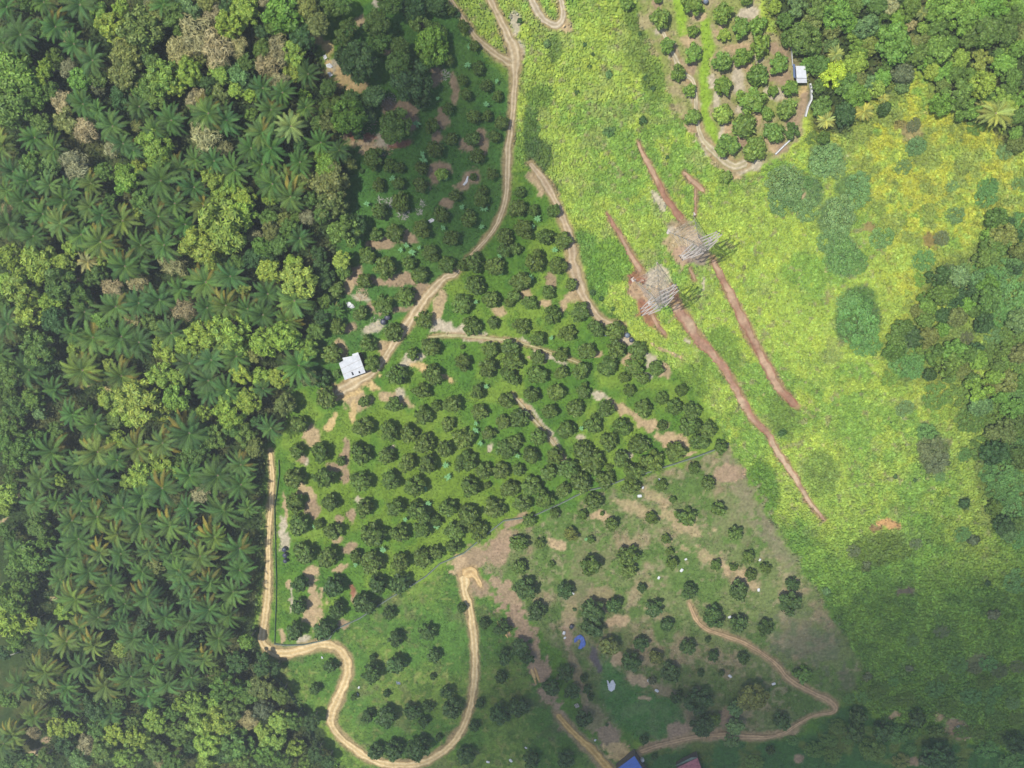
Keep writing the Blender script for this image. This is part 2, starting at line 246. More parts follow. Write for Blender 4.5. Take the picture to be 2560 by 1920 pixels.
    for k, pts in ROADS.items():
        q = [(a, b, c_ + 3) for a, b, c_ in pts]
        xs = [p[0] for p in pts]; ys = [p[1] for p in pts]
        sel = (px > min(xs) - 50) & (px < max(xs) + 50) & (py > min(ys) - 50) & (py < max(ys) + 50)
        if not sel.any(): continue
        d = sdline(wx[sel] * .25 + px[sel] * .75, wy[sel] * .25 + py[sel] * .75, q)
        mm = sstep(-5, 4, d)[..., None]
        col[sel] = col[sel] + (alb((186, 160, 118)) * (0.85 + .3 * n3[sel])[..., None] - col[sel]) * mm * .85
    for k, pts in TRENCH.items():
        q = [(a, b, c_ + 2) for a, b, c_ in pts]
        xs = [p[0] for p in pts]; ys = [p[1] for p in pts]
        sel = (px > min(xs) - 50) & (px < max(xs) + 50) & (py > min(ys) - 50) & (py < max(ys) + 50)
        if not sel.any(): continue
        mm = sstep(-4, 4, sdline(wx[sel] * .3 + px[sel] * .7, wy[sel] * .3 + py[sel] * .7, q))[..., None]
        col[sel] = col[sel] + (alb((170, 135, 104)) - col[sel]) * mm * .9
    # forest floor
    mf0 = np.zeros(px.shape)
    mr2 = sstep(-30, 30, sdpoly(wx, wy, FOREST_R2)) * sstep(.35, .55, n2)
    col = mixc(col, alb((120, 146, 72)), mr2 * .8)
    mf = np.maximum(sstep(-6, 10, sdpoly(wx, wy, FOREST_L)), np.maximum(sstep(-10, 14, sdpoly(wx, wy, FOREST_R)), .0 * mf0))
    c = mixc(np.zeros_like(col) + alb((66, 84, 46)), alb((96, 100, 58)), sstep(.45, .65, n2))
    bare = np.zeros(px.shape)
    for (x, y, rx, ry, a, cc) in PATCH:
        if x < 900 and (x < 640 or y < 400):
            ca, sa = math.cos(math.radians(a)), math.sin(math.radians(a)); X = px - x; Y = py - y
            bare = np.maximum(bare, sstep(-.1, .2, 1 - np.sqrt(((X * ca + Y * sa) / rx) ** 2 + ((-X * sa + Y * ca) / ry) ** 2)))
    col = mixc(col, c, mf * (1 - bare) * .95)
    col = col * (0.84 + .32 * n4)[..., None]
    return col

# ---------------------------------------------------------------- materials
def mat(name, rough=0.8, spec=0.2, attr=None, color=None, objcol=False, nscale=None, namp=0.25, bump=0.0, trans=0.0, metal=0.0):
    m = bpy.data.materials.new(name); m.use_nodes = True
    t = m.node_tree; b = t.nodes["Principled BSDF"]
    b.inputs["Roughness"].default_value = rough
    b.inputs["Specular IOR Level"].default_value = spec
    b.inputs["Metallic"].default_value = metal
    src = None
    if attr:
        a = t.nodes.new("ShaderNodeAttribute"); a.attribute_name = attr; src = a.outputs["Color"]
    if color is not None and src is None:
        rgb = t.nodes.new("ShaderNodeRGB"); rgb.outputs[0].default_value = tuple(color) + (1,); src = rgb.outputs[0]
    if objcol:
        oi = t.nodes.new("ShaderNodeObjectInfo")
        mx = t.nodes.new("ShaderNodeMix"); mx.data_type = 'RGBA'; mx.blend_type = 'MULTIPLY'; mx.inputs[0].default_value = 1
        t.links.new(src, mx.inputs[6]); t.links.new(oi.outputs["Color"], mx.inputs[7]); src = mx.outputs[2]
    if nscale:
        tc = t.nodes.new("ShaderNodeTexCoord")
        nz = t.nodes.new("ShaderNodeTexNoise"); nz.inputs["Scale"].default_value = nscale; nz.inputs["Detail"].default_value = 5
        t.links.new(tc.outputs["Object"], nz.inputs["Vector"])
        mr = t.nodes.new("ShaderNodeMapRange"); mr.inputs[1].default_value = .3; mr.inputs[2].default_value = .7
        mr.inputs[3].default_value = 1 - namp; mr.inputs[4].default_value = 1 + namp
        t.links.new(nz.outputs[0], mr.inputs[0])
        vm = t.nodes.new("ShaderNodeVectorMath"); vm.operation = 'SCALE'
        t.links.new(src, vm.inputs[0]); t.links.new(mr.outputs[0], vm.inputs[3]); src = vm.outputs[0]
        if bump:
            bp = t.nodes.new("ShaderNodeBump"); bp.inputs["Strength"].default_value = bump; bp.inputs["Distance"].default_value = .3
            t.links.new(nz.outputs[0], bp.inputs["Height"]); t.links.new(bp.outputs[0], b.inputs["Normal"])
    t.links.new(src, b.inputs["Base Color"])
    if trans:
        tr = t.nodes.new("ShaderNodeBsdfTranslucent"); t.links.new(src, tr.inputs[0])
        ms = t.nodes.new("ShaderNodeMixShader"); ms.inputs[0].default_value = trans
        out = t.nodes["Material Output"]
        t.links.new(b.outputs[0], ms.inputs[1]); t.links.new(tr.outputs[0], ms.inputs[2]); t.links.new(ms.outputs[0], out.inputs[0])
    return m
M_ground = mat("ground", .95, .05, attr="Col", nscale=1.6, namp=.22, bump=.6)
M_cover = mat("creeper_leaves", .6, .25, attr="Col", trans=.25)
M_leaf = mat("tree_leaves", .55, .3, attr="Col", objcol=True, trans=.15)
M_palm = mat("palm_fronds", .6, .15, attr="Col", objcol=True, trans=.12)
M_dirt = mat("dirt", .95, .05, attr="Col", nscale=1.2, namp=.2, bump=.5)
M_bark = mat("bark", .9, .1, color=(.16, .12, .085), nscale=3, namp=.3)
M_bark2 = mat("pale_bark", .9, .1, color=(.26, .23, .19), nscale=3, namp=.3)

# ---------------------------------------------------------------- mesh builders
def npmesh(name, V, Fq, col=None, mats=None):
    """V (n,3); Fq (m,k) constant face size"""
    me = bpy.data.meshes.new(name)
    V = np.ascontiguousarray(V, dtype=np.float32); Fq = np.ascontiguousarray(Fq, dtype=np.int32)
    m, k = Fq.shape
    me.vertices.add(len(V)); me.vertices.foreach_set("co", V.ravel())
    me.loops.add(m * k); me.loops.foreach_set("vertex_index", Fq.ravel())
    me.polygons.add(m); me.polygons.foreach_set("loop_start", np.arange(m, dtype=np.int32) * k)
    try: me.polygons.foreach_set("loop_total", np.full(m, k, np.int32))
    except Exception: pass
    me.update(calc_edges=True)
    if col is not None:
        a = me.color_attributes.new("Col", 'FLOAT_COLOR', 'POINT')
        c4 = np.ones((len(V), 4), np.float32); c4[:, :3] = col
        a.data.foreach_set("color", c4.ravel())
    for mt in (mats or []): me.materials.append(mt)
    return me
def leafarr(Ct, U, Vv):
    n_ = len(Ct)
    V = np.empty((n_, 4, 3)); V[:, 0] = Ct - U; V[:, 1] = Ct - Vv; V[:, 2] = Ct + U; V[:, 3] = Ct + Vv
    return V.reshape(-1, 3), np.arange(n_ * 4).reshape(-1, 4)
def frames(N):
    """two tangents for each normal, spun at random"""
    N = N / np.linalg.norm(N, axis=1, keepdims=True)
    a = rng.normal(size=N.shape); T = np.cross(N, a); T /= np.linalg.norm(T, axis=1, keepdims=True)
    return T, np.cross(N, T)
def obj(name, me, parent=None, loc=(0, 0, 0)):
    o = bpy.data.objects.new(name, me); o.location = loc; C.objects.link(o)
    if parent: o.parent = parent
    return o
def struct(o): o['kind'] = 'structure'; return o
def tag(o, label, cat, group=None):
    o['label'] = label; o['category'] = cat
    if group: o['group'] = group
    return o
class MB:
    def __init__(s): s.v = []; s.f = []
    def add(s, vs, fs):
        k = len(s.v); s.v += [tuple(v) for v in vs]; s.f += [tuple(i + k for i in f) for f in fs]; return s
    def box(s, c, d, rz=0.0):
        ca, sa = math.cos(rz), math.sin(rz); vs = []
        for z in (-1, 1):
            for x, y in ((-1, -1), (1, -1), (1, 1), (-1, 1)):
                X, Y = x * d[0] / 2, y * d[1] / 2
                vs.append((c[0] + X * ca - Y * sa, c[1] + X * sa + Y * ca, c[2] + z * d[2] / 2))
        return s.add(vs, [(0, 3, 2, 1), (4, 5, 6, 7), (0, 1, 5, 4), (1, 2, 6, 5), (2, 3, 7, 6), (3, 0, 4, 7)])
    def bar(s, a, b, t, t2=None, seg=4):
        a = Vector(a); b = Vector(b); d = (b - a)
        if d.length < 1e-6: return s
        d.normalize(); u = d.orthogonal().normalized(); v = d.cross(u); t2 = t if t2 is None else t2
        vs = []
        for p, r in ((a, t), (b, t2)):
            for k in range(seg):
                an = 2 * math.pi * (k + .5) / seg
                vs.append(p + u * math.cos(an) * r + v * math.sin(an) * r)
        fs = [(k, (k + 1) % seg, seg + (k + 1) % seg, seg + k) for k in range(seg)]
        fs += [tuple(range(seg))[::-1], tuple(range(seg, 2 * seg))]
        return s.add(vs, fs)
    def prism(s, poly, z0, z1):
        n_ = len(poly); vs = [(x, y, z0) for x, y in poly] + [(x, y, z1) for x, y in poly]
        fs = [(k, (k + 1) % n_, n_ + (k + 1) % n_, n_ + k) for k in range(n_)] + [tuple(range(n_))[::-1], tuple(range(n_, 2 * n_))]
        return s.add(vs, fs)
    def lathe(s, c, prof, seg=16):
        k0 = []
        vs = []; fs = []
        for (r, z) in prof:
            for k in range(seg):
                a = 2 * math.pi * k / seg; vs.append((c[0] + r * math.cos(a), c[1] + r * math.sin(a), c[2] + z))
        for i in range(len(prof) - 1):
            for k in range(seg): fs.append((i * seg + k, i * seg + (k + 1) % seg, (i + 1) * seg + (k + 1) % seg, (i + 1) * seg + k))
        fs.append(tuple(range(seg))[::-1]); fs.append(tuple((len(prof) - 1) * seg + k for k in range(seg)))
        return s.add(vs, fs)
    def build(s, name, m, parent=None, loc=(0, 0, 0)):
        me = bpy.data.meshes.new(name); me.from_pydata(s.v, [], s.f); me.materials.append(m); me.update()
        return obj(name, me, parent, loc)

# ---------------------------------------------------------------- ground sheet
def build_ground():
    xs = np.concatenate([[-4000, -2200, -1200, -700, -450, -300], np.arange(-215, 215.1, .42), [300, 450, 700, 1200, 2200, 4000]])
    ys = np.concatenate([[-4000, -2200, -1200, -700, -450, -300], np.arange(-185, 165.1, .42), [300, 450, 700, 1200, 2200, 4000]])
    X, Y = np.meshgrid(xs, ys)
    ok = (np.abs(X) < 230) & (Y > -200) & (Y < 180)
    px = np.full(X.shape, -800.0); py = np.full(X.shape, 1000.0)
    a, b = TOPX(X[ok], Y[ok]); px[ok] = np.clip(a, -890, 3390); py[ok] = np.clip(b, -890, 2690)
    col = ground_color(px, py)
    Z = hgt(X, Y); Z[~ok] = 0
    # shallow trenches and wheel-worn tracks
    fine = (fbm(X, Y, 2.2, 90, 3) - .5) * .35
    Z = Z + np.where(ok, fine, 0)
    nx, ny = len(xs), len(ys)
    idx = np.arange(nx * ny).reshape(ny, nx)
    Fq = np.stack([idx[:-1, :-1], idx[:-1, 1:], idx[1:, 1:], idx[1:, :-1]], -1).reshape(-1, 4)
    me = npmesh("ground", np.stack([X, Y, Z], -1).reshape(-1, 3), Fq, col.reshape(-1, 3), [M_ground])
    struct(obj("ground", me))
build_ground()
def gz(x, y):
    x = np.asarray(x, float); y = np.asarray(y, float)
    return hgt(x, y) + (fbm(x, y, 2.2, 90, 3) - .5) * .35

# ---------------------------------------------------------------- roads, tracks, trenches: sheets a little above the ground
def ribbon(name, pts, light, dark, mid, seed, wob=.27, lift=.05, ruts=True, sc=.82):
    pts = [p for p in pts]
    # catmull resample
    out = []
    for k in range(len(pts) - 1):
        p0 = pts[max(k - 1, 0)]; p1 = pts[k]; p2 = pts[k + 1]; p3 = pts[min(k + 2, len(pts) - 1)]
        nn = max(2, int(math.hypot(p2[0] - p1[0], p2[1] - p1[1]) / 4))
        for i in range(nn):
            t = i / nn
            out.append([.5 * ((2 * p1[c]) + (-p0[c] + p2[c]) * t + (2 * p0[c] - 5 * p1[c] + 4 * p2[c] - p3[c]) * t * t + (-p0[c] + 3 * p1[c] - 3 * p2[c] + p3[c]) * t ** 3) for c in range(3)])
    out.append(list(pts[-1])); A = np.array(out)
    x, y = PXY(A[:, 0], A[:, 1]); wdt = A[:, 2] * .1 * sc
    # local scale
    x2, y2 = PXY(A[:, 0] + 1, A[:, 1]); s = np.hypot(x2 - x, y2 - y); wdt = A[:, 2] * s * sc
    tx = np.gradient(x); ty = np.gradient(y); L = np.hypot(tx, ty) + 1e-9; nx_, ny_ = -ty / L, tx / L
    m = 15; u = np.linspace(-1, 1, m)
    wl = wdt * (1 + wob * 2 * (fbm(x, y, 2.0, seed, 3) - .5) * 2); wr = wdt * (1 + wob * 2 * (fbm(x, y, 2.0, seed + 5, 3) - .5) * 2)
    endt = np.minimum(1, np.minimum(np.arange(len(x)), np.arange(len(x))[::-1]) / 3.0 + .35)
    wl *= endt; wr *= endt
    W_ = np.where(u[None] < 0, wl[:, None], wr[:, None]) * u[None]
    X = x[:, None] + nx_[:, None] * W_; Y = y[:, None] + ny_[:, None] * W_
    Z = gz(X, Y) + lift + .05 * (1 - u[None] ** 4)
    nz = fbm(X, Y, 2.5, seed + 9, 4); nz2 = fbm(X, Y, 7.0, seed + 19, 3)
    if ruts:
        r = np.exp(-((np.abs(u[None]) - .5) / .2) ** 2) * (0.6 + .8 * nz2)
        c = alb(mid)[None, None] + (alb(light) - alb(mid))[None, None] * np.clip(r, 0, 1)[..., None]
        edge = sstep(.78, 1.0, np.abs(u[None] + (nz - .5) * .5))
        c = c + (alb(dark) - c) * edge[..., None] * .8
    else:
        c = alb(mid)[None, None] + (alb(light) - alb(mid))[None, None] * sstep(.4, .6, nz2)[..., None]
        edge = sstep(.5, .95, np.abs(u[None] + (nz - .5) * .8))
        c = c + (alb(dark) - c) * edge[..., None] * .75
    c = c * (.8 + .4 * nz)[..., None]
    n_ = len(x); idx = np.arange(n_ * m).reshape(n_, m)
    Fq = np.stack([idx[:-1, :-1], idx[:-1, 1:], idx[1:, 1:], idx[1:, :-1]], -1).reshape(-1, 4)
    if ((X[1, 0] - X[0, 0]) * (Y[0, -1] - Y[0, 0]) - (Y[1, 0] - Y[0, 0]) * (X[0, -1] - X[0, 0])) > 0: Fq = Fq[:, ::-1]
    struct(obj(name, npmesh(name, np.stack([X, Y, Z], -1).reshape(-1, 3), Fq, c.reshape(-1, 3), [M_dirt])))
rc = dict(main=((236, 216, 176), (178, 158, 116), (204, 180, 138)), side=((226, 206, 165), (150, 145, 95), (196, 172, 128)), hair=((226, 212, 182), (176, 158, 122), (196, 178, 145)),
          orch=((230, 215, 185), (170, 165, 110), (200, 186, 145)), edge=((214, 194, 160), (168, 154, 112), (194, 170, 134)), left=((248, 224, 172), (196, 168, 116), (226, 196, 140)),
          hook=((240, 208, 150), (200, 165, 110), (226, 190, 132)), base=((240, 204, 130), (200, 168, 100), (216, 176, 104)), right=((224, 192, 144), (160, 140, 105), (190, 160, 120)), mid=((216, 204, 170), (170, 172, 120), (200, 184, 144)), across=((214, 204, 160), (160, 168, 100), (198, 188, 134)))
for i, (k, pts) in enumerate(ROADS.items()):
    a, b, c = rc[k]
    ribbon("dirt_road" if k in ('main', 'left', 'side', 'base') else "footpath", pts, a, b, c, 200 + i * 31, lift=.05 + .012 * i)
for i, (k, pts) in enumerate(TRENCH.items()):
    if k == 'd': l_, d_, m_ = (214, 186, 152), (176, 128, 100), (184, 144, 118)
    else: l_, d_, m_ = (204, 170, 138), (158, 110, 84), (176, 134, 108)
    ribbon("trench", pts, l_, d_, m_, 600 + i * 31, wob=.5, lift=.05, ruts=False, sc=.86)
for i, pts in enumerate([[(1243, 1552, 2.2), (1256, 1572, 2.4), (1270, 1594, 2)], [(1252, 1546, 2), (1264, 1566, 2.2), (1276, 1584, 2)], [(1328, 1672, 4), (1335, 1692, 4), (1341, 1712, 3)], [(1336, 1668, 3), (1343, 1688, 3), (1350, 1706, 3)]]):
    ribbon("wheel_rut", pts, (240, 205, 140), (190, 150, 95), (222, 185, 120), 900 + i * 31, lift=.06, ruts=False, sc=1.0)

# ---------------------------------------------------------------- plant prototypes
def tint(n_, lo, hi, hue=.12):
    b = rng.uniform(lo, hi, (n_, 1)); h = 1 + rng.uniform(-hue, hue, (n_, 1)) * np.array([[1, .35, -.6]])
    return b * h
def crown_mesh(name, nl, lobes, leaf, asp=.55, flat=.8, spread=.55, lobr=(.3, .5), core=True, seedv=0, low=-.35, kind='round', m=M_leaf, huev=.12):
    """crown of unit radius centred on the origin: leaf clumps over the surfaces of many lobes"""
    cs = []; rs = []
    for k in range(lobes):
        th = 2 * math.pi * (k * .618034 + rng.uniform(-.06, .06)); q = (k + .5) / lobes
        rr = math.sqrt(q) * spread * (1 + rng.uniform(-.18, .18))
        z = math.sqrt(max(0, 1 - (rr / .98) ** 2)) * .45 * flat + rng.uniform(-.12, .12)
        if kind == 'loose': z += rng.uniform(-.25, .2)
        cs.append((rr * math.cos(th), rr * math.sin(th), z)); rs.append(rng.uniform(*lobr))
    for k in range(max(3, lobes // 2)):            # underside skirt
        th = 2 * math.pi * (k / max(3, lobes // 2)) + rng.uniform(-.3, .3)
        cs.append((spread * 1.02 * math.cos(th), spread * 1.02 * math.sin(th), -.12 + rng.uniform(-.1, .05))); rs.append(rng.uniform(*lobr) * .95)
    cs = np.array(cs); rs = np.array(rs); L = len(cs)
    lob = rng.choice(L, nl, p=rs ** 2 / (rs ** 2).sum())
    N = rng.normal(size=(nl, 3)); N[:, 2] = np.abs(N[:, 2]) * 1.0 + np.where(rng.random(nl) < .25, -.6, .05)
    N /= np.linalg.norm(N, axis=1, keepdims=True)
    Ct = cs[lob] + N * (rs[lob] * rng.uniform(.82, 1.12, nl))[:, None] * np.array([1, 1, flat])
    NN = N + rng.normal(size=(nl, 3)) * .42
    T, B = frames(NN); sz = leaf * rng.uniform(.6, 1.35, (nl, 1))
    V, Fq = leafarr(Ct, T * sz, B * sz * asp)
    lt = rng.uniform(.8, 1.18, L)[lob][:, None]
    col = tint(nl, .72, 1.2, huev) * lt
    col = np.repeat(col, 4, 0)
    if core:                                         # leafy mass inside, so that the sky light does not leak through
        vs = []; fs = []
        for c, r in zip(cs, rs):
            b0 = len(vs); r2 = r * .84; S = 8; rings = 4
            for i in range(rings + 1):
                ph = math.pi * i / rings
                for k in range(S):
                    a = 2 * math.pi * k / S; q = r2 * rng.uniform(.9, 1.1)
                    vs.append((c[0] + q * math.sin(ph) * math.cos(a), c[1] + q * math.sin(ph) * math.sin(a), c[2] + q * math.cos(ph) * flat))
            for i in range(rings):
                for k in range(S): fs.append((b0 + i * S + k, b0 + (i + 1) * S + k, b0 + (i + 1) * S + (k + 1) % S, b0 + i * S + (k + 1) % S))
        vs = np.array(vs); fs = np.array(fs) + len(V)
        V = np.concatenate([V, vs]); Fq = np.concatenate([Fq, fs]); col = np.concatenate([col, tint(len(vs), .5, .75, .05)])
    return npmesh(name, V, Fq, col, [m])
def trunk_mesh(name, h, r0, r1, limbs=4, mt=None):
    b = MB(); p = Vector((0, 0, -.3)); k = 5
    pts = [Vector((R_.uniform(-.02, .02) * h, R_.uniform(-.02, .02) * h, -.3 + (h + .3) * i / k)) for i in range(k + 1)]
    for i in range(k): b.bar(pts[i], pts[i + 1], r0 + (r1 - r0) * i / k, r0 + (r1 - r0) * (i + 1) / k, 7)
    for j in range(limbs):
        a = 2 * math.pi * j / limbs + R_.uniform(-.4, .4); s = pts[3]
        e = s + Vector((math.cos(a) * h * .42, math.sin(a) * h * .42, h * R_.uniform(.3, .5)))
        b.bar(s, (s + e) / 2 + Vector((0, 0, h * .05)), r1 * .8, r1 * .5, 5); b.bar((s + e) / 2 + Vector((0, 0, h * .05)), e, r1 * .5, r1 * .2, 5)
    me = bpy.data.meshes.new(name); me.from_pydata(b.v, [], b.f); me.materials.append(mt or M_bark); me.update(); return me
def palm_mesh(name, nf, dry=False, sel=None):  # dry: older outer fronds, their sunlit yellow put into the colour
    V = []; col = []
    for k in range(nf):
        az = 2 * math.pi * (k * .618034) + rng.uniform(-.12, .12)
        q = k / nf
        if dry: q = rng.uniform(.45, 1.0); az = rng.uniform(-.3, 2.2) + (rng.random() < .2) * 3
        el = math.radians(66 - 54 * q + rng.uniform(-7, 7)); Lf = rng.uniform(.68, 1.08) * (.72 + .28 * min(1, q * 2 + .2))
        if dry: Lf *= 1.04
        seg = 12; p = np.array([0, 0, 0.0]) + np.array([math.cos(az), math.sin(az), 0]) * .04; pit = el; side0 = np.array([-math.sin(az), math.cos(az), 0])
        bend = rng.uniform(-.04, .04); az2 = az; curve = rng.uniform(.8, 1.35)
        if dry: base = np.array([1.6, 1.5, .6]) * rng.uniform(.6, 1.15) if rng.random() < .6 else np.array([1.3, 1.4, .7]) * rng.uniform(.8, 1.1)
        else: base = np.array([1, 1, 1.0]) * rng.uniform(.6, 1.3) * (1 + rng.uniform(-.1, .35) * np.array([1, .35, -.5]))
        for i in range(seg):
            t = np.array([math.cos(az2) * math.cos(pit), math.sin(az2) * math.cos(pit), math.sin(pit)])
            sd_ = np.array([-math.sin(az2), math.cos(az2), 0]); up = np.cross(t, sd_)
            q2 = p + t * Lf / seg; s = (i + .5) / seg
            wl = .132 * math.sin(math.pi * min(1, .12 + .86 * s)) ** .7 + .012
            wr = .011 * (1 - .7 * s)
            V += [p - sd_ * wr, p + sd_ * wr, q2 + sd_ * wr * .9, q2 - sd_ * wr * .9]; col += [base * 1.85] * 4      # midrib
            if i > 0:
                for sg in (-1, 1):
                    for hf in (0, .5):
                        o = p + (q2 - p) * hf
                        d = sd_ * sg * .80 + t * .62 - np.array([0, 0, 1]) * .22 + up * .12
                        d = d / np.linalg.norm(d) * wl * rng.uniform(.85, 1.12)
                        bw = t * (Lf / seg * .24)
                        cc = base * rng.uniform(.8, 1.2)
                        V += [o - bw * .6, o + d * .6 - bw * .9, o + d, o + bw + d * .25]; col += [cc * .9, cc, cc * 1.1, cc]
            p = q2; pit -= curve / seg * (1 + s); az2 += bend / seg * 6
    V = np.array(V); return npmesh(name, V, np.arange(len(V)).reshape(-1, 4), np.array(col), [M_palm])
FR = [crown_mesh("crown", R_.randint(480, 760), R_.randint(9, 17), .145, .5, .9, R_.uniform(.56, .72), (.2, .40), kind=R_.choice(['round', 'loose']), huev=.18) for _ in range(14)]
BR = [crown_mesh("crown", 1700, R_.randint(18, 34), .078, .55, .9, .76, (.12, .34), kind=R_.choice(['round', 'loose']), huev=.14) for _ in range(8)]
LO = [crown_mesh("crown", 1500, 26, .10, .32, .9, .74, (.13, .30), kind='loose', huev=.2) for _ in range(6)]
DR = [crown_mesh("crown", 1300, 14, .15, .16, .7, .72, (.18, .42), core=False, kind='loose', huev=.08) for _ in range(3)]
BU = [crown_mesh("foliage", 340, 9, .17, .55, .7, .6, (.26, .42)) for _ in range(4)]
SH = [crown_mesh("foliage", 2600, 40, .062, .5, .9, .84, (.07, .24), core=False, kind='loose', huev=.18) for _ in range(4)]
PM = [palm_mesh("crown", R_.randint(26, 34)) for _ in range(7)]
PD = [palm_mesh("sunlit_dry_fronds", R_.randint(5, 8), dry=True) for _ in range(4)]
TF = trunk_mesh("trunk", 1, .055, .03); TB = trunk_mesh("trunk", 1, .04, .025, mt=M_bark2); TP = trunk_mesh("trunk", 1, .05, .042, 0)
def banana_mesh():
    V = []; col = []
    for k in range(9):
        az = k * 2.4 + rng.uniform(-.2, .2); pit = math.radians(rng.uniform(35, 70)); p = np.array([0, 0, 0.0]); Lf = rng.uniform(.8, 1.1); pit0 = pit
        for i in range(6):
            t = np.array([math.cos(az) * math.cos(pit), math.sin(az) * math.cos(pit), math.sin(pit)]); sd_ = np.array([-math.sin(az), math.cos(az), 0])
            q2 = p + t * Lf / 6; w0 = .14 * math.sin(math.pi * (i + .1) / 6.2); w1 = .14 * math.sin(math.pi * (i + 1.05) / 6.2)
            for sg in (-1, 1):
                V += [p, p + sd_ * sg * w0 - np.array([0, 0, w0 * .35]), q2 + sd_ * sg * w1 - np.array([0, 0, w1 * .35]), q2]; col += [np.ones(3) * rng.uniform(.85, 1.15)] * 4
            p = q2; pit -= .33
    V = np.array(V); return npmesh("leaves", V, np.arange(len(V)).reshape(-1, 4), np.array(col), [M_palm])
BN = [banana_mesh() for _ in range(3)]

# ---------------------------------------------------------------- where every plant stands (crop grid x y r kind)
SC = 640.0 / 2212.0
def parse(off, s, dflt):
    out = []
    for it in s.split(';'):
        q = it.split()
        if len(q) >= 3: out.append((off[0] + float(q[0]) * SC, off[1] + float(q[1]) * SC, float(q[2]) * SC, q[3] if len(q) > 3 else dflt))
    return out
fruit = []
fruit += parse((640, 0), "1690 90 45;1790 230 55;1890 400 50;1920 590 55;1670 520 60;1990 740 55;1820 820 60;2090 830 50;1660 940 60;1880 1010 65;2000 1000 50;2120 1060 70;1520 1090 70;1870 1200 75;1680 1200 60;1550 1290 80;1910 1350 75;2060 1180 60;1020 1370 85;1150 1430 60;1240 1450 50;1430 1450 70;1610 1500 65 y;1880 1530 35;2040 1500 60;820 1410 60 o;1060 1600 60;1420 1600 70;1230 1590 60;1780 690 50;1960 1650 50", 'f')
fruit += parse((1280, 0), "990 20 65;1280 155 90;1550 40 90;1265 0 35;1565 268 50;1830 310 52 y;1820 105 88;1345 395 75;1560 460 78;1970 240 85;2120 215 75;1990 490 82;1815 535 92;2150 395 95;1435 630 68;2120 650 92;1820 745 92;1535 783 60;2065 860 112;1560 1010 72;1820 990 82 y;2010 1085 100;1860 1260 100;2095 1285 95;1845 1520 62;2030 5 50", 'l')
fruit += parse((1920, 0), "85 550 80;190 765 85;40 790 52;160 945 85;-10 980 60;45 1145 90", 'l')
fruit += parse((640, 480), "1070 170 80;1250 90 90;1040 370 70;1200 360 90;1430 320 80;1600 200 75;1680 400 80;1840 230 85;1950 60 75;1720 30 60;1510 530 75;1320 610 70;1120 650 108;1410 720 85;1650 630 80;960 550 85;940 770 85;760 670 80;700 840 75;1290 900 95;1100 970 85;900 1050 78;610 940 75;710 1160 85;1190 1210 80;1450 1100 80;970 1310 80;1010 1480 75;1510 1340 85;1355 1400 62;660 1400 90;1220 1580 95;1530 1580 85;1890 610 90;2060 640 90;1890 800 85;1780 970 85;2030 930 85;1860 1160 85;2050 1130 62;2020 1360 80;1790 1470 75;2000 1520 88;2150 380 70;2140 500 70;2190 950 50;2190 1340 80;2180 1570 80;1785 1335 24;560 1620 80 d;1790 630 55", 'f')
fruit += parse((1280, 480), "50 140 85;190 155 55;355 165 62;100 320 90;290 385 80;445 420 80;30 490 60;200 595 95;395 635 78;70 780 95;510 800 60;310 860 60;20 900 60;150 960 68;345 1060 85;590 1040 95;80 1160 75;475 1220 75;220 1270 80;730 1180 85;890 1200 85;895 1350 90;1090 1370 80;640 1380 80;420 1400 72;220 1430 72;0 1460 90;220 1580 80;420 1560 65;600 1540 85;820 1510 95;1060 1510 90;1240 1520 65;20 1620 60;970 1600 60;70 0 50;1130 1610 60", 'f')
fruit += parse((640, 960), "370 350 85;610 120 95;940 150 60;1190 180 75;930 370 90;1150 400 90;1320 430 85;1440 270 80;1560 180 50;1690 170 85;1930 240 75;2160 140 75;1660 350 60;2130 330 70;2010 430 60;1450 510 90;1630 560 80;1790 470 90;2160 560 90;360 580 80;560 590 88;900 600 95;1130 620 80;1310 680 80;1490 680 95;1810 670 90;1970 750 80;2120 750 75;330 810 95;600 800 100;910 840 95;1160 830 90;1380 880 105;1850 880 95;2190 900 80;2000 870 35;340 1020 85;640 1020 85;940 1060 85;1200 1060 90;1410 1110 100;1660 1070 90;1830 1130 95;2060 1070 85;370 1220 100;540 1210 50;660 1270 85;1010 1300 120;1240 1290 90;1430 1250 90;1720 1270 90;1920 1270 90;1560 1180 50;420 1460 95;620 1500 100;860 1480 60;1000 1540 100;1250 1540 95;1440 1500 90;1560 1450 70;1700 1400 80;1430 60 80;1920 60 70;735 665 45", 'f')
fruit += parse((1280, 960), "170 90 75;385 70 80;620 60 68;320 240 80;540 210 78;810 210 80;60 300 85;230 460 90;470 395 88;700 350 85;950 370 85;1130 210 85;1295 355 45;1400 200 85;1550 230 75;1530 360 90;1690 390 80;1620 500 90;1800 540 75;1410 580 88;840 500 88;1090 530 95;30 500 65;160 620 85;370 610 88;610 580 85;700 680 92;940 640 75;1210 670 92;1060 750 95;480 730 85;590 850 88;310 760 75;55 740 62;170 880 85;280 1000 90;440 920 70;810 830 80;1025 880 80;840 710 30;90 1030 80;20 900 60;700 1010 80;610 1120 50;370 1110 45;145 1180 65;860 1210 72;780 1110 22;1205 1150 55;1290 870 50;1570 720 50;1690 860 70;1385 990 35;1500 1150 85;1780 1080 70;1930 1290 70;510 1290 60 o;240 1370 50;1330 1330 42;60 1370 75;1000 1480 100;680 1560 110;1010 1610 75;1380 1540 60;1360 1440 35;2040 1480 60;1760 1550 52;1910 1570 35;2190 1580 50;340 1550 32;680 1340 35;1290 120 60;1460 50 60;1010 50 60;60 1580 70;2060 1640 50", 'f')
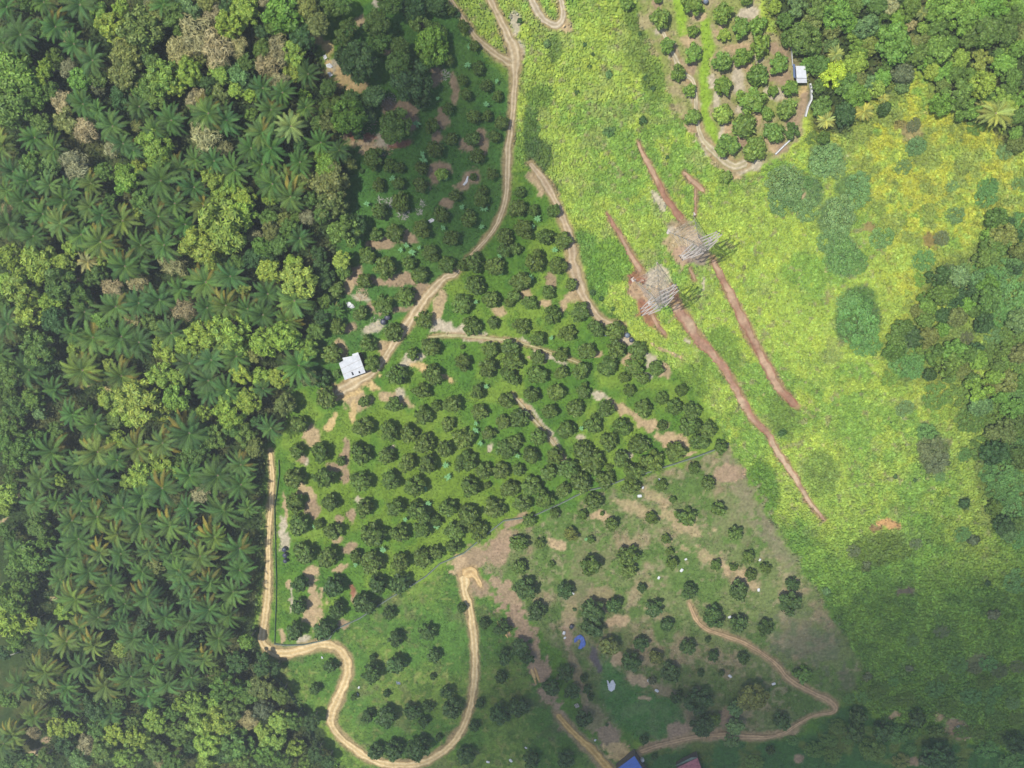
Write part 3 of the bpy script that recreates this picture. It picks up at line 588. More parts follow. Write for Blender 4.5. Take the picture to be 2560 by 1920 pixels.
fruit += parse((1280, 1440), "110 110 105;210 300 80;460 120 75;700 290 110;690 430 105;880 250 80;1230 280 80;1340 420 65;1530 130 75;1960 130 85;1740 350 95;1960 410 85;2190 440 75;1120 100 45;840 600 95 o;1110 580 70;1030 740 90;1370 840 85;1520 610 72;1240 700 72 o;460 840 72;340 960 85;520 1000 68;620 880 38;650 970 40;680 1040 30;620 1230 75;1420 1040 60;1690 545 28;1740 680 52;1990 700 52;1630 835 32;1810 835 28;1140 1410 45;1230 1560 30;70 620 80;130 700 60;60 1130 90;170 1580 80;460 1590 80", 's')
fruit += parse((1920, 1440), "190 230 95;210 60 60;120 1250 75;1000 1330 95;1290 1230 80;20 1510 42;760 1350 90;770 1200 75", 's')
fruit += parse((640, 1440), "390 60 85;680 80 100;370 260 75;700 290 85;340 470 95;590 460 100;940 240 100;1060 70 90;1240 60 100;1150 320 60;1480 480 75;1210 540 80;1540 690 65;640 780 62;1010 700 35;1000 830 90;1210 760 90;515 970 50;1130 1010 32;850 1040 35;970 1200 60;1130 1220 100;1350 1170 75;1490 1120 50;1450 1250 55;1650 1000 65;1700 1140 85;1400 1480 110;1190 1500 80;1040 1510 75;1810 1550 85;1970 400 50;2120 870 55;2110 1190 95;1780 270 50;1940 1090 45;1890 1290 50;840 600 22;1530 860 28;1580 1390 32;2130 450 70;2150 700 70", 's')
palms = []
palms += parse((0, 0), "180 300 150;480 230 130;640 380 140;800 520 140;690 40 150;1410 40 140;60 60 130;30 1260 150 Y;300 1190 140;470 1290 150;110 1480 140;720 900 120;970 1090 160;1060 1240 130;1480 1040 140;1800 980 150;1960 1040 170;1390 1560 180;2170 1280 150;2030 1470 150;1850 1390 130;1690 1380 120;240 1560 140;430 1600 140;1150 1300 110;1340 1120 120;1200 920 130;1560 1450 120;30 370 130;380 20 120;620 1640 130;60 1650 120 Y;860 960 110", 'p')
palms += parse((640, 0), "450 640 150;230 800 140;130 950 130;130 1280 170;50 1420 150;380 1400 140;300 1600 150 Y;140 1590 150;300 1090 140 L;560 1230 120;720 1300 110;50 1150 130 Y;430 930 110;60 760 120", 'p')
palms += parse((0, 480), "200 80 130;370 190 140;550 70 150;780 130 150 Y;880 200 120;525 270 160 Y;700 370 140;1060 250 160 Y;870 430 160 Y;1220 460 160;1370 210 160;1510 100 170;1600 280 150;1420 460 160;80 280 150;1080 640 160;1210 600 140;740 170 100;290 380 130;760 600 120 t;1000 990 150;1200 960 150;1380 930 170;1570 840 160;1780 780 160 Y;1990 730 170;70 1140 150;20 1400 140;800 1260 170 Y;1050 1250 170;1200 1300 140;620 1220 130;250 1540 150;710 1540 190 Y;1050 1590 160 Y;1480 1220 140;1640 1480 150;1830 1450 140;2040 1420 140;1800 1630 160;1950 980 140 Y;2140 1010 130;1790 1000 130", 'p')
palms += parse((640, 480), "300 40 150 Y;100 880 150;330 940 165 Y;270 1110 160 Y;370 1500 170;380 400 130;60 1060 130;690 1020 75", 'p')
palms += parse((0, 960), "480 40 150;630 260 140;820 350 170;460 580 180;840 590 170 Y;1190 560 170 Y;1410 510 150 Y;1640 420 170;1820 60 150;1970 50 140;350 820 170;690 700 140;840 830 180;1010 660 120;1230 970 150;1400 900 150;1640 790 160;1880 790 180;2080 700 140;2080 870 150;310 1020 160;700 1010 140;840 1150 160 Y;1060 1070 150;1210 1210 170;1470 1220 160 Y;1650 1270 150;1940 1090 180;2150 1070 130;620 1180 130;680 1340 170;1010 1300 150 Y;580 1500 150;870 1460 140 Y;1040 1470 150;1290 1440 140;1480 1460 160;1730 1490 160 Y;2070 1420 170;130 1440 140;770 1620 160;2070 1610 150;500 1010 120;1230 1620 130;1560 1620 130", 'p')
palms += parse((0, 1440), "660 190 160 Y;960 80 150;1270 180 150;1600 40 150;1820 50 150;2020 130 140;850 360 160;1810 290 170;1430 350 150;1640 390 150;1980 340 140;400 510 160;820 590 150 Y;1160 540 160;1550 650 190;1890 540 130;400 820 170 Y;710 780 160;200 920 150;910 950 170 Y;1130 870 150;1450 930 150;1280 1040 140;590 960 150;110 1370 140 Y;300 1210 130 Y;960 1190 130;1330 760 130;1080 240 110;520 30 130;1650 880 120;30 1450 120;630 1090 120;1360 1110 100", 'p')
palms += parse((640, 960), "130 380 120;60 40 120", 'p')
palms += parse((1920, 0), "830 960 95 V;500 1040 75 V;1970 980 120 V;1340 110 70 L;1000 850 60 V;1850 960 90 V;590 470 75 L", 'p')
# broadleaf trees: colour codes g d b y o t r n c, upper case = loose (bamboo-like) crowns
trees = []
trees += parse((640, 0), "530 210 95 o;250 130 180 b;160 200 95 g;740 330 70 g;800 230 80 g;1040 200 115 g;1080 350 110 g;890 530 155 d;760 500 85 d;1520 400 150 b;1540 300 100 g;1230 560 125 g;1240 400 80 g;1330 700 180 d;1420 850 100 d;1380 60 120 d;1150 20 105 g;1400 170 95 g;670 50 100 g;620 20 80 d;1560 40 90 d;800 1010 160 b;820 850 75 g;640 1060 100 o;1200 1090 130 g;1160 1180 70 g;620 1450 105 b;560 1340 65 y;1020 830 90 r;640 1580 150 o;760 40 80 g;200 430 120 T;330 460 110 Y;100 560 100 T;420 830 60 Y;620 760 70 g;330 620 80 Y;60 430 90 G;200 700 80 T;400 320 100 D;60 280 70 D;880 1130 70 d;940 920 80 d;980 1000 60 r", 'g')
trees += parse((0, 0), "150 650 180 b;100 900 165 g;300 820 135 g;350 690 80 Y;690 690 95 b;720 790 80 b;1230 250 195 o;1100 450 135 o;1100 640 145 o;970 230 115 Y;870 130 100 Y;1050 70 75 Y;1420 670 150 Y;1520 730 110 Y;1350 830 125 G;1620 80 110 r;1700 300 150 T;1870 430 150 T;1980 220 140 Y;2110 90 130 Y;1900 620 110 Y;2060 650 95 r;1340 1240 145 Y;1380 1390 115 Y;1850 1530 105 Y;2000 1600 105 Y;1100 1530 110 b;1040 850 105 d;400 590 80 Y;600 590 80 T;600 330 55 T;740 1130 110 T;650 1420 120 T;970 1290 80 T;1780 1180 150 T;540 880 95 T;430 1430 90 r;220 370 70 g;2150 720 90 D;2170 830 65 Y;380 250 75 G;220 470 90 G;1560 450 110 T;1500 130 100 g;1350 100 95 o;1250 480 80 r;1560 250 80 g;480 480 70 G;120 480 90 G;1060 1610 80 b;1190 1450 70 Y;1640 620 110 Y;1320 530 70 G;860 680 80 g;640 860 60 D;900 1480 80 G;2040 400 90 T;1700 860 90 T;460 780 70 G;250 30 90 G;860 760 70 n;2130 550 90 G", 'g')
trees += parse((0, 480), "350 600 170 Y;200 830 180 Y;520 800 170 G;250 1050 120 Y;330 1350 145 G;100 560 120 Y;60 800 85 Y;700 900 110 G;620 480 65 Y;1950 300 210 Y;1750 450 170 Y;2080 200 140 Y;1850 580 115 Y;2100 40 115 Y;1780 1220 155 Y;2000 1200 160 Y;1450 1350 120 Y;1600 1310 95 Y;2120 1350 90 Y;80 1570 120 G;1400 1580 125 Y;1550 1600 80 Y;2080 1570 95 Y;2180 570 90 d;480 1110 120 d;2100 830 65 Y;1500 620 120 T;970 830 90 T;1180 790 80 T;1600 1010 90 T;60 170 65 T;760 760 60 G;870 1110 70 b;1230 60 90 G;1300 1120 80 G;870 600 70 Y;560 620 100 Y;450 960 110 Y;1700 1390 80 Y;1900 1350 80 Y;1380 1180 70 G;1920 1480 60 G;1250 1250 60 G", 'g')
trees += parse((640, 480), "650 80 140 o;760 340 140 g;860 290 95 d;370 760 150 Y;330 620 90 Y;120 680 110 Y;60 470 95 g;200 450 85 g;590 740 105 d;560 640 70 d;440 220 65 T;740 590 80 y;80 1300 145 Y;250 1240 140 Y;440 1360 95 Y;60 1600 100 Y;520 1200 75 g;290 310 90 G;540 530 70 d;470 1000 60 g;560 400 50 y;200 1600 90 Y;450 1600 80 o;560 1080 60 D;120 560 80 d;250 240 70 o;120 230 80 G", 'g')
trees += parse((0, 960), "80 330 125 G;60 500 105 G;280 130 105 G;150 200 95 G;200 570 115 g;300 480 95 G;130 650 95 g;1200 150 190 Y;1000 130 115 Y;1100 250 115 Y;1400 230 90 Y;1540 110 125 b;2000 230 155 Y;1700 560 120 G;1850 450 115 G;2130 440 105 G;1220 780 130 Y;1400 680 120 Y;1500 750 80 Y;60 960 90 y;40 1080 60 y;330 1230 115 G;400 1350 85 G;270 1500 145 G;120 1610 75 G;2000 100 95 Y;60 60 85 G;1100 840 80 Y;1600 650 80 G;2150 140 110 Y;340 250 60 r;100 830 80 G;60 1290 70 g;220 930 50 G;1760 250 70 Y;900 130 70 Y", 'g')
trees += parse((0, 1440), "120 180 155 G;100 380 145 Y;150 560 95 G;260 60 95 G;290 400 60 Y;2050 740 100 d;2130 570 75 b;1950 960 140 G;2130 1000 110 G;1700 1100 115 Y;1750 1250 120 Y;1900 1250 140 Y;2050 1450 140 G;1800 1450 120 Y;1550 1350 110 G;1350 1250 110 Y;1200 1390 120 Y;1000 1350 110 Y;850 1300 95 G;1350 1500 95 G;1100 1550 120 Y;900 1500 110 G;580 1450 105 d;500 1300 90 Y;650 1290 80 Y;400 1560 75 G;250 1600 85 G;700 1580 100 r;1500 1600 100 G;1800 1620 120 Y;2100 1600 110 G;300 1350 65 T;2150 1250 90 T;1650 1480 65 d;1500 1180 70 G;50 1050 70 g;1880 860 80 G;40 660 60 D;480 1170 60 g;560 1340 60 Y;1850 1100 80 Y;1380 1600 60 T;60 1620 70 g", 'g')
trees += parse((640, 1440), "60 950 115 O;210 1030 75 G;70 1150 95 n;210 1250 100 Y;330 1250 75 G;150 1390 110 Y;350 1480 85 Y;100 1540 115 G;480 1260 75 d;520 1540 75 d;250 1610 75 G;50 800 75 d;160 800 60 d;430 1610 75 G;330 1120 55 g;430 1400 50 d;60 700 60 d;60 1330 80 Y;620 1600 60 d;310 840 45 g", 'g')
trees += parse((1280, 1440), "1610 1080 112 d;1640 1290 92 d;1930 1150 68 r;1930 1300 78 r;2080 1050 125 o;1740 1240 60 g;1900 1420 70 r", 'g')
trees += parse((1920, 1440), "1480 1580 135 d;2150 1450 90 d;1450 1350 60 g;1250 1360 60 g;1650 1230 40 g", 'g')
trees += parse((1920, 0), "310 330 130 g;180 330 75 g;790 430 90 b;880 400 85 c;560 650 108 L;430 560 90 g;660 990 95 d;760 820 100 b;460 930 80 g;1005 940 60 d;1160 630 100 n;1090 380 150 b;1280 470 100 g;1460 420 125 b;1160 740 60 r;1840 520 85 c;1660 510 88 y;1500 900 105 b;1640 820 115 g;1850 730 120 y;850 230 100 r;600 130 120 b;1060 60 65 t;1230 215 58 t;1230 60 95 g;1500 80 135 b;1700 150 145 b;1480 250 100 g;2030 560 100 b;2100 680 90 g;2150 850 70 b;450 50 115 g;250 60 90 r;1900 260 120 g;1900 80 130 b;2100 150 100 g;2050 300 100 g;340 1140 55 b;650 1210 50 g;700 200 80 b;940 60 80 g;930 250 70 g;1350 240 60 y;1580 370 70 g;1750 330 80 g;2160 420 80 b;380 200 90 o;150 180 70 g;60 60 60 y;560 260 75 o;400 420 70 g;740 300 60 y;1000 280 60 g;1000 480 50 r;60 320 45 y;340 560 60 b;450 740 60 g;570 860 55 g;1640 640 80 g;2160 1000 70 g;1420 620 60 y;1960 670 50 r;480 1190 60 g;690 1090 40 g;1730 60 70 c;2100 40 70 b;205 1130 62 g", 'g')
bushes = []
bushes += parse((1280, 0), "630 385 22;700 470 22;670 575 22;1130 1040 48;1155 670 30;1220 765 28;560 800 28;70 180 32;1340 1360 22;1110 290 26;300 380 40 r;840 640 38 r", 'd')
bushes += parse((640, 480), "700 1570 45 g;1560 150 30", 'd')
bushes += parse((1280, 480), "700 870 34;770 920 28;870 1010 24;1580 480 20", 'd')
bushes += parse((640, 0), "910 1480 26;460 410 60 b;960 830 50 b;1740 130 30", 'd')
bushes += parse((1920, 960), "1065 325 18;125 420 40;1690 1030 58;1100 800 28;1270 830 22;850 1560 45 n;1780 1350 60 n", 'd')
bushes += parse((1920, 1440), "1900 60 35;500 130 45 r;1950 330 60 n;1220 800 40 n;860 870 50 n;300 850 90 g;1360 1600 60 n", 'd')
bushes += parse((1280, 1440), "820 1285 18;540 290 20;510 450 18;1210 900 40 n", 'd')
mounds = []
mounds += parse((1920, 480), "150 60 150 r;330 160 90 r;620 200 150 r;560 400 120 r;640 560 165 d;780 620 90 d;700 960 110 d;780 1130 190 d;850 1320 110 d;1190 1450 150 d;1250 1520 90 d;1990 720 160 d;2100 920 150 d;2160 300 110 d;1350 590 85 d;1590 1010 55 d;1310 760 55 b;1590 1140 50 d;2100 1500 140 g;1900 1400 115 g;1700 1520 100 o;1500 400 70 n;1890 40 90 d;2000 1060 110 d;2120 1250 120 g;980 400 90 r;1620 200 80 r;1560 680 70 n;1700 680 60 r;1860 650 90 d;1950 1250 90 r;1720 1260 60 n;1060 1600 80 b;780 40 100 r", 'd')
mounds += parse((1920, 0), "500 1380 130 r;150 1590 150 r;780 1590 110 r;1280 1265 85 r;1170 1440 60 r;2050 1310 68 r;2190 1590 70 r;1900 1620 85 d;1260 1080 60 n;380 1190 60 g;600 1450 80 r;330 1580 60 d;1590 1610 50 r;1800 1090 70 g", 'r')
mounds += parse((1920, 960), "1370 410 78 d;1400 560 110 n;1460 680 100 n;1180 210 70 r;2010 760 140 d;2150 900 150 d;2100 1120 130 d;2180 1320 110 d;1750 300 130 g;2000 250 130 g;1650 100 110 g;1450 100 110 g;2130 100 110 d;1690 610 60 d;1850 550 110 g;2100 520 120 d;1960 920 80 d;1900 780 80 d;1560 240 80 y;2030 1000 90 D;1130 60 60 y;1480 800 50 r;1680 1300 70 d;1280 1380 50 n;740 1440 60 n", 'd')
mounds += parse((1920, 1440), "2150 50 110 d;1800 800 60 n;2000 820 80 n;2150 780 60 n;1500 480 60 n;1250 560 60 r;1560 1130 90 g;1750 1040 80 d;700 1060 50 d;2120 1100 70 r;400 1500 90 g;900 1500 100 g;1150 1600 80 o;1900 1500 90 d;2100 1600 90 d;600 1300 70 g;1800 1350 70 g;1050 1090 60 g;1980 1230 70 g", 'd')
bananas = parse((640, 480), "960 100 34;1250 500 26;1150 620 26;1350 520 34;1970 140 36;1780 130 32;1300 460 30;2110 550 30;1620 310 26;1950 300 26;2120 700 26;1900 950 24;1410 480 22", 'a') + \
          parse((640, 960), "1900 400 36;1640 700 36;1900 340 26;1940 510 30;1460 900 36;1490 1030 34;1100 1430 36;850 1480 40;1290 1170 28;510 1230 32;1660 800 36;1560 1230 30;860 1560 28;500 1440 28;1990 20 28", 'a') + \
          parse((640, 0), "1450 1380 40;1990 900 34;1720 1180 34;1830 560 34;1390 1070 40;1440 1330 30;1840 400 26;1180 1540 30;1640 1540 26;2080 700 24;1570 850 24", 'a') + \
          parse((1280, 480), "220 230 34;370 500 34;160 740 30;340 1260 26;180 300 26", 'a') + parse((1280, 960), "600 380 26;1740 360 30;50 620 28;640 1340 20", 'a')

# ---------------------------------------------------------------- colours (tints of the leaves)
PAL = dict(f=(90, 112, 44), l=(110, 138, 54), s=(72, 98, 44), y=(138, 162, 62), o=(116, 128, 62), d=(68, 97, 46), g=(96, 124, 50), b=(112, 148, 54), m=(94, 134, 66),
           t=(162, 156, 106), r=(106, 138, 76), n=(100, 112, 72), c=(132, 142, 62), a=(120, 170, 110), v=(196, 184, 78), V=(196,184,78), L=(170, 190, 58))
LIFT = 1.9
def tcol(code, v=.12):
    c = np.array(PAL[code], float)
    c = lin(c) / K * LIFT * R_.uniform(1 - v, 1 + v) * np.array([1 + R_.uniform(-v, v) * .8, 1, 1 + R_.uniform(-v, v)])
    return (float(c[0]), float(c[1]), float(c[2]), 1.0)
TONE = dict(f='deep green', l='mid green', s='dark green', y='yellow-green', o='olive', d='dark green', g='mid green', b='bright green', t='dry tan', r='grey-green', n='brownish', c='golden olive', L='lime yellow', p='blue-green', V='pale yellow', a='silvery green')

LMK = []        # landmarks for the labels: name, x, y
def lm(nm, x, y): LMK.append((nm, x, y))
lm("white tin shed", 870, 912); lm("small white shed by the upper right orchard", 2004, 188); lm("pair of dark water tanks", 961, 800); lm("nearer lattice pylon", 1640, 735)
lm("farther lattice pylon", 1748, 620); lm("blue tarpaulin", 1450, 1606); lm("white plastic heap", 1528, 1712); lm("blue metal roof", 1590, 1900); lm("rusty red roof", 1730, 1905)
lm("orange bend of the hooked track", 1180, 1440); lm("hairpin loop of track", 1390, 50); lm("fork where the two tracks meet", 1283, 165); lm("round tanks at the pylon field edge", 1572, 843); lm("sharp corner of the right-hand footpath", 2085, 1772); lm("S-bend of the sandy road", 866, 1670)
lm("bare clay spot in the creeper field", 2222, 1308); lm("pale end of the upper right track", 1865, 408)
def size_word(r, a, b): return 'small' if r < a else ('large' if r > b else 'medium')
def zone(x, y):
    P1 = np.array([x]), np.array([y])
    def ins(p): return sdpoly(P1[0].astype(float), P1[1].astype(float), p)[0] > 0
    if ins(ORCH_TR): return "upper right orchard"
    if ins(FOREST_L): return "left woodland" if y > 500 else "upper left woodland"
    if ins(FOREST_R): return "upper right woodland"
    if ins(LOWER): return "thin lower right orchard"
    if ins(ORCH_A): return "shaded upper orchard"
    if ins(LIME): return "creeper field"
    if ins(BOTTOM): return "bottom hillside"
    return "main orchard" if y < 1640 and x < 1900 else "bottom edge scrub"
def make_labels(items, noun, cat):
    """items: list of dict(x,y,r,code); one label that singles each out"""
    claimed = {}
    for (nm, lx, ly) in LMK:
        for dn, test in (("left of", lambda dx, dy: dx < 0 and abs(dy) <= -dx), ("right of", lambda dx, dy: dx > 0 and abs(dy) < dx), ("above", lambda dx, dy: dy < 0 and abs(dx) < -dy), ("below", lambda dx, dy: dy > 0 and abs(dx) <= dy)):
            best = None
            for i, it in enumerate(items):
                dx, dy = it['x'] - lx, it['y'] - ly
                d = math.hypot(dx, dy)
                if d < 105 and test(dx, dy) and i not in claimed and (best is None or d < best[0]): best = (d, i)
            if best: claimed[best[1]] = "just %s the %s" % (dn, nm)
    # the rest: the stand it belongs to, then its band from the top and its place in that band
    ORD = ["", "first", "second", "third", "fourth", "fifth", "sixth", "seventh", "eighth", "ninth", "tenth", "eleventh", "twelfth", "thirteenth", "fourteenth", "fifteenth", "sixteenth", "seventeenth", "eighteenth", "nineteenth", "twentieth"] + ["twenty-" + q for q in ("first", "second", "third", "fourth", "fifth", "sixth", "seventh", "eighth", "ninth")] + ["thirtieth"] + ["thirty-" + q for q in ("first", "second", "third", "fourth", "fifth")]
    zs = {}
    for i, it in enumerate(items):
        it['zone'] = zone(it['x'], it['y']); zs.setdefault(it['zone'], []).append(i)
    for z, ids in zs.items():
        ys = sorted(items[i]['y'] for i in ids); bands = []; cur = [ys[0]]
        H = 44.0
        for y in ys[1:]:
            if y - cur[0] > H: bands.append(cur); cur = [y]
            else: cur.append(y)
        bands.append(cur)
        for bi, bd in enumerate(bands):
            mem = sorted([i for i in ids if bd[0] <= items[i]['y'] <= bd[-1]], key=lambda i: items[i]['x'])
            for r_, i in enumerate(mem):
                if len(bands) == 1: w_ = ""
                elif bi == 0: w_ = "top row, "
                elif bi == len(bands) - 1: w_ = "bottom row, "
                else: w_ = ORD[bi + 1] + " row down, "
                items[i]['where'] = "%s, %s%s" % (z, w_, "leftmost" if r_ == 0 else ("rightmost" if r_ == len(mem) - 1 else ORD[r_ + 1] + " from left"))
    for i, it in enumerate(items):
        tone = it.get('tone') or TONE[it['code'].lower() if it['code'] in 'YTGDO' else it['code']]
        base = "%s %s %s" % (it['size'], tone, noun)
        if i in claimed: lab = base + ", " + claimed[i]
        else: lab = base + ", " + it['where']
        if len(lab.split()) > 16: lab = lab.replace(it['size'] + " ", "", 1)
        if len(lab.split()) > 16: lab = lab.replace(tone + " ", "", 1)
        it['label'] = lab; it['cat'] = cat
def plant(name, it, crown, trunk, zc_, rm, col, group, hz=None, extra=None, ts=None, flat=1.0, tn='trunk', cn='crown'):
    x, y, s = P(it['x'], it['y'], zc_ + float(hgt(*P(it['x'], it['y'])[:2])))
    g0 = float(gz(x, y))
    root = bpy.data.objects.new(name, None); root.empty_display_size = .5; C.objects.link(root)
    root.location = (x, y, g0); root.rotation_euler.z = R_.uniform(0, 6.28)
    tag(root, it['label'], it['cat'], group)
    c = crown.copy(); C.objects.link(c); c.parent = root; c.location = (0, 0, zc_); c.scale = (rm * R_.uniform(.86, 1.12), rm * R_.uniform(.86, 1.12), rm * flat * R_.uniform(.9, 1.1)); c.color = col; c.name = cn
    if name == 'oil_palm': c.rotation_euler = (R_.uniform(-.26, .26), R_.uniform(-.26, .26), 0)
    if extra:
        e = extra.copy(); C.objects.link(e); e.parent = root; e.location = (0, 0, zc_ - .05); e.scale = (rm,) * 3; e.color = extra.color; e.name = 'sunlit_dry_fronds'
        e.rotation_euler.z = -root.rotation_euler.z + R_.uniform(-.5, .5)  # keeps the painted sunlit yellow on the same side of every palm
    if trunk:
        t = trunk.copy(); C.objects.link(t); t.parent = root; h = zc_ if not ts else zc_ * ts; t.scale = (h * .9 + .2, h * .9 + .2, h); t.name = tn
    return root
def proto(meshes, nm):
    r = []
    for m in meshes: r.append(bpy.data.objects.new(nm, m))
    return r
oFR = proto(FR, 'crown'); oBR = proto(BR, 'crown'); oLO = proto(LO, 'crown'); oDR = proto(DR, 'crown'); oBU = proto(BU, 'foliage'); oSH = proto(SH, 'foliage'); oPM = proto(PM, 'crown'); oPD = proto(PD, 'sunlit_dry_fronds'); oBN = proto(BN, 'leaves')
oTF, oTB, oTP = proto([TF, TB, TP], 'trunk')
def dedupe(lst, f=.55):
    out = []
    for it in lst:
        if any((it[0] - o[0]) ** 2 + (it[1] - o[1]) ** 2 < (f * min(it[2], o[2])) ** 2 for o in out): continue
        out.append(it)
    return out
def D(lst, noun, cat, a, b):
    it = [dict(x=q[0], y=q[1], r=q[2], code=q[3], size=size_word(q[2], a, b)) for q in lst]
    make_labels(it, noun, cat); return it
fruit = dedupe(fruit); fruit.sort(key=lambda q: -q[2]); 
if len(fruit) > 380: fruit = fruit[:380]
small = fruit[300:]; fruit = fruit[:300]
items = D(fruit, "round fruit tree", "fruit tree", 17, 25)
for it in items:
    s = P(it['x'], it['y'], 2)[2]; rm = it['r'] * s * 1.05
    zc_ = rm * .78 + .5
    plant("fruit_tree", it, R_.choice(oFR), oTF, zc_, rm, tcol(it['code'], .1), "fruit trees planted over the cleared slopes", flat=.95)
# the smallest of the orchard trees, past three hundred of the kind
def merged(lst):
    Vs = []; Fs = []; Cs = []; n0 = 0
    for (x, y, r, c) in lst:
        me = R_.choice(FR); nv = len(me.vertices); v = np.empty(nv * 3, np.float32); me.vertices.foreach_get("co", v); v = v.reshape(-1, 3)
        f = np.empty(len(me.loops), np.int32); me.loops.foreach_get("vertex_index", f); cc = np.empty(nv * 4, np.float32); me.color_attributes["Col"].data.foreach_get("color", cc); cc = cc.reshape(-1, 4)[:, :3]
        s = P(x, y, 1.5)[2]; rm = r * s * 1.10; X, Y, _ = P(x, y, rm * .8)
        Vs.append(v * rm + np.array([X, Y, float(gz(X, Y)) + rm * .75 + .3])); Fs.append(f.reshape(-1, 4) + n0); n0 += nv; Cs.append(cc * np.array(tcol(c, .1)[:3]))
    o = obj("young_fruit_trees", npmesh("young_fruit_trees", np.concatenate(Vs), np.concatenate(Fs), np.concatenate(Cs), [M_cover])); o['kind'] = 'stuff'; o['label'] = "smallest young fruit trees scattered through the orchards"
merged(small)
# small and middling trees that fill the woods between the surveyed ones
occ = [(q[0], q[1], q[2]) for q in palms + trees + mounds]
def fill(poly, nmax, rr, codes, keep=.62, bounds=(0, 2560, 0, 1920), tries=6000):
    out = []; A = np.array(occ)
    for _ in range(tries):
        if len(out) >= nmax: break
        x = R_.uniform(bounds[0], bounds[1]); y = R_.uniform(bounds[2], bounds[3]); r = R_.uniform(*rr)
        if sdpoly(np.array([x]), np.array([y]), poly)[0] < r * .5: continue
        A = np.array([(a, b, c) for a, b, c in occ if abs(a - x) < 120 and abs(b - y) < 120])
        if x > 1800 and max(sdline(np.array([x]), np.array([y]), p)[0] for p in ROADS.values()) > -r - 4: continue
        if len(A) and (np.hypot(A[:, 0] - x, A[:, 1] - y) < (A[:, 2] + r) * keep).any(): continue
        if any(abs(p[0] - x) < p[2] + r * .7 and abs(p[1] - y) < p[3] + r * .7 for p in PATCH if p[0] < 900): continue
        occ.append((x, y, r)); out.append((x, y, r, R_.choice(codes)))
    return out
palms += [(x, y, r, R_.choice('pppY')) for x, y, r, c in fill([(60, 1070), (560, 1060), (655, 1150), (655, 1430), (640, 1590), (420, 1740), (60, 1740), (20, 1500)], 26, (34, 44), 'p', keep=.60)]
palms += [(x, y, r, R_.choice('pppY')) for x, y, r, c in fill([(0, 420), (520, 430), (720, 560), (640, 900), (240, 960), (0, 720)], 14, (32, 42), 'p', keep=.60)]
trees += fill(FOREST_L, 70, (17, 34), 'GgYdGoT')
trees += fill(FOREST_R, 40, (16, 30), 'gbryog', bounds=(1900, 2560, 0, 420))
trees += fill(FOREST_R2, 80, (14, 36), 'dggdbogr', keep=.5, bounds=(2200, 2560, 480, 1500))
palms = dedupe(palms, .5)
items = D(palms, "oil palm", "palm", 36, 48)
for it in items:
    c = it['code']
    if c == 'Y': it['tone'] = 'yellow-fronded'
    if c == 'V': it['tone'] = 'pale yellow'
    if c == 'L': it['tone'] = 'pale green'
    if c == 't': it['tone'] = 'half dry'
for it in items: pass
make_labels(items, "oil palm", "palm")
for it in items:
    s = P(it['x'], it['y'], 6)[2]; rm = it['r'] * s * R_.uniform(1.08, 1.34); zc_ = R_.uniform(5.0, 7.5) if it['r'] > 30 else 3.0
    base = dict(p=(64, 97, 46), Y=(80, 106, 48), V=(146, 154, 78), L=(118, 140, 78), t=(128, 132, 82)).get(it['code'], (72, 104, 66))
    cc = lin(np.array(base, float)) / K * 1.75 * R_.uniform(.85, 1.15) * np.array([R_.uniform(.9, 1.15), 1, R_.uniform(.8, 1.1)])
    ex = None
    if it['code'] in 'Y' or (it['code'] == 'p' and R_.random() < .22):
        ex = R_.choice(oPD); k = lin(np.array((112, 106, 62), float)) / K * (1.5 if it['code'] == 'Y' else 1.05); ex.color = (float(k[0]), float(k[1]), float(k[2]), 1)
    plant("oil_palm", it, R_.choice(oPM), oTP, zc_, rm, (float(cc[0]), float(cc[1]), float(cc[2]), 1), "oil palms of the plantation", extra=ex)
def build_trees(lst, noun, nm, group):
    items = D(lst, noun, noun.split()[-1] if noun != "feathery bamboo clump" else "bamboo", 24, 40)
    for it in items:
        s = P(it['x'], it['y'], 5)[2]; rm = it['r'] * s * 1.06; c = it['code']
        if c == 'L': pr = oBR; cc = tcol('L')
        elif c in 'YTGDO': pr = oLO if c != 'T' else oDR; cc = tcol(c.lower(), .16)
        else: pr = oBR if c != 't' else oLO; cc = tcol(c, .14)
        zc_ = rm * .75 + (R_.uniform(1.5, 4.0) if it["x"] < 1000 else R_.uniform(.3, 1.5))
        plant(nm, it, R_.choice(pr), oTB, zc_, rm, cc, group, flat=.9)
build_trees([q for q in trees if q[3] in 'YG'], "feathery bamboo clump", "bamboo_clump", "feathery bamboo clumps of the woods")
build_trees([q for q in trees if q[3] in 'Tt'], "half-bare tree", "dry_tree", "dry half-bare trees of the woods")
bt = sorted([q for q in trees if q[3] not in 'YGTt'], key=lambda q: -q[2])
print("broadleaf", len(bt))
build_trees(bt[:300], "broadleaf tree", "broadleaf_tree", "broadleaf trees of the woods and field edges")
mounds += fill([(1900, 1850), (2150, 1720), (2560, 1600), (2560, 1920), (1800, 1920)], 26, (12, 26), 'dgdg', keep=.7, bounds=(1800, 2560, 1600, 1920))
items = D(mounds, "creeper-covered shrub", "shrub", 20, 38)
for it in items:
    s = P(it['x'], it['y'], 1)[2]; rm = it['r'] * s * 1.05
    plant("shrub", it, R_.choice(oSH), oTF, rm * .16 + .3, rm, tuple(np.array(tcol('m' if it['code'] in 'dD' else it['code'].lower(), .1)) * np.array([1.0, 1.0, .92, 1])), "creeper-covered shrubs of the field", flat=.5 if it['r'] < 30 else .38, tn='stem', cn='foliage')
items = D(bushes, "low bush", "bush", 7, 12)
for it in items:
    s = P(it['x'], it['y'], 1)[2]; rm = it['r'] * s
    plant("bush", it, R_.choice(oBU), oTF, rm * .4 + .2, rm, tcol(it['code'], .12), "small bushes", flat=.8, tn='stem', cn='foliage')
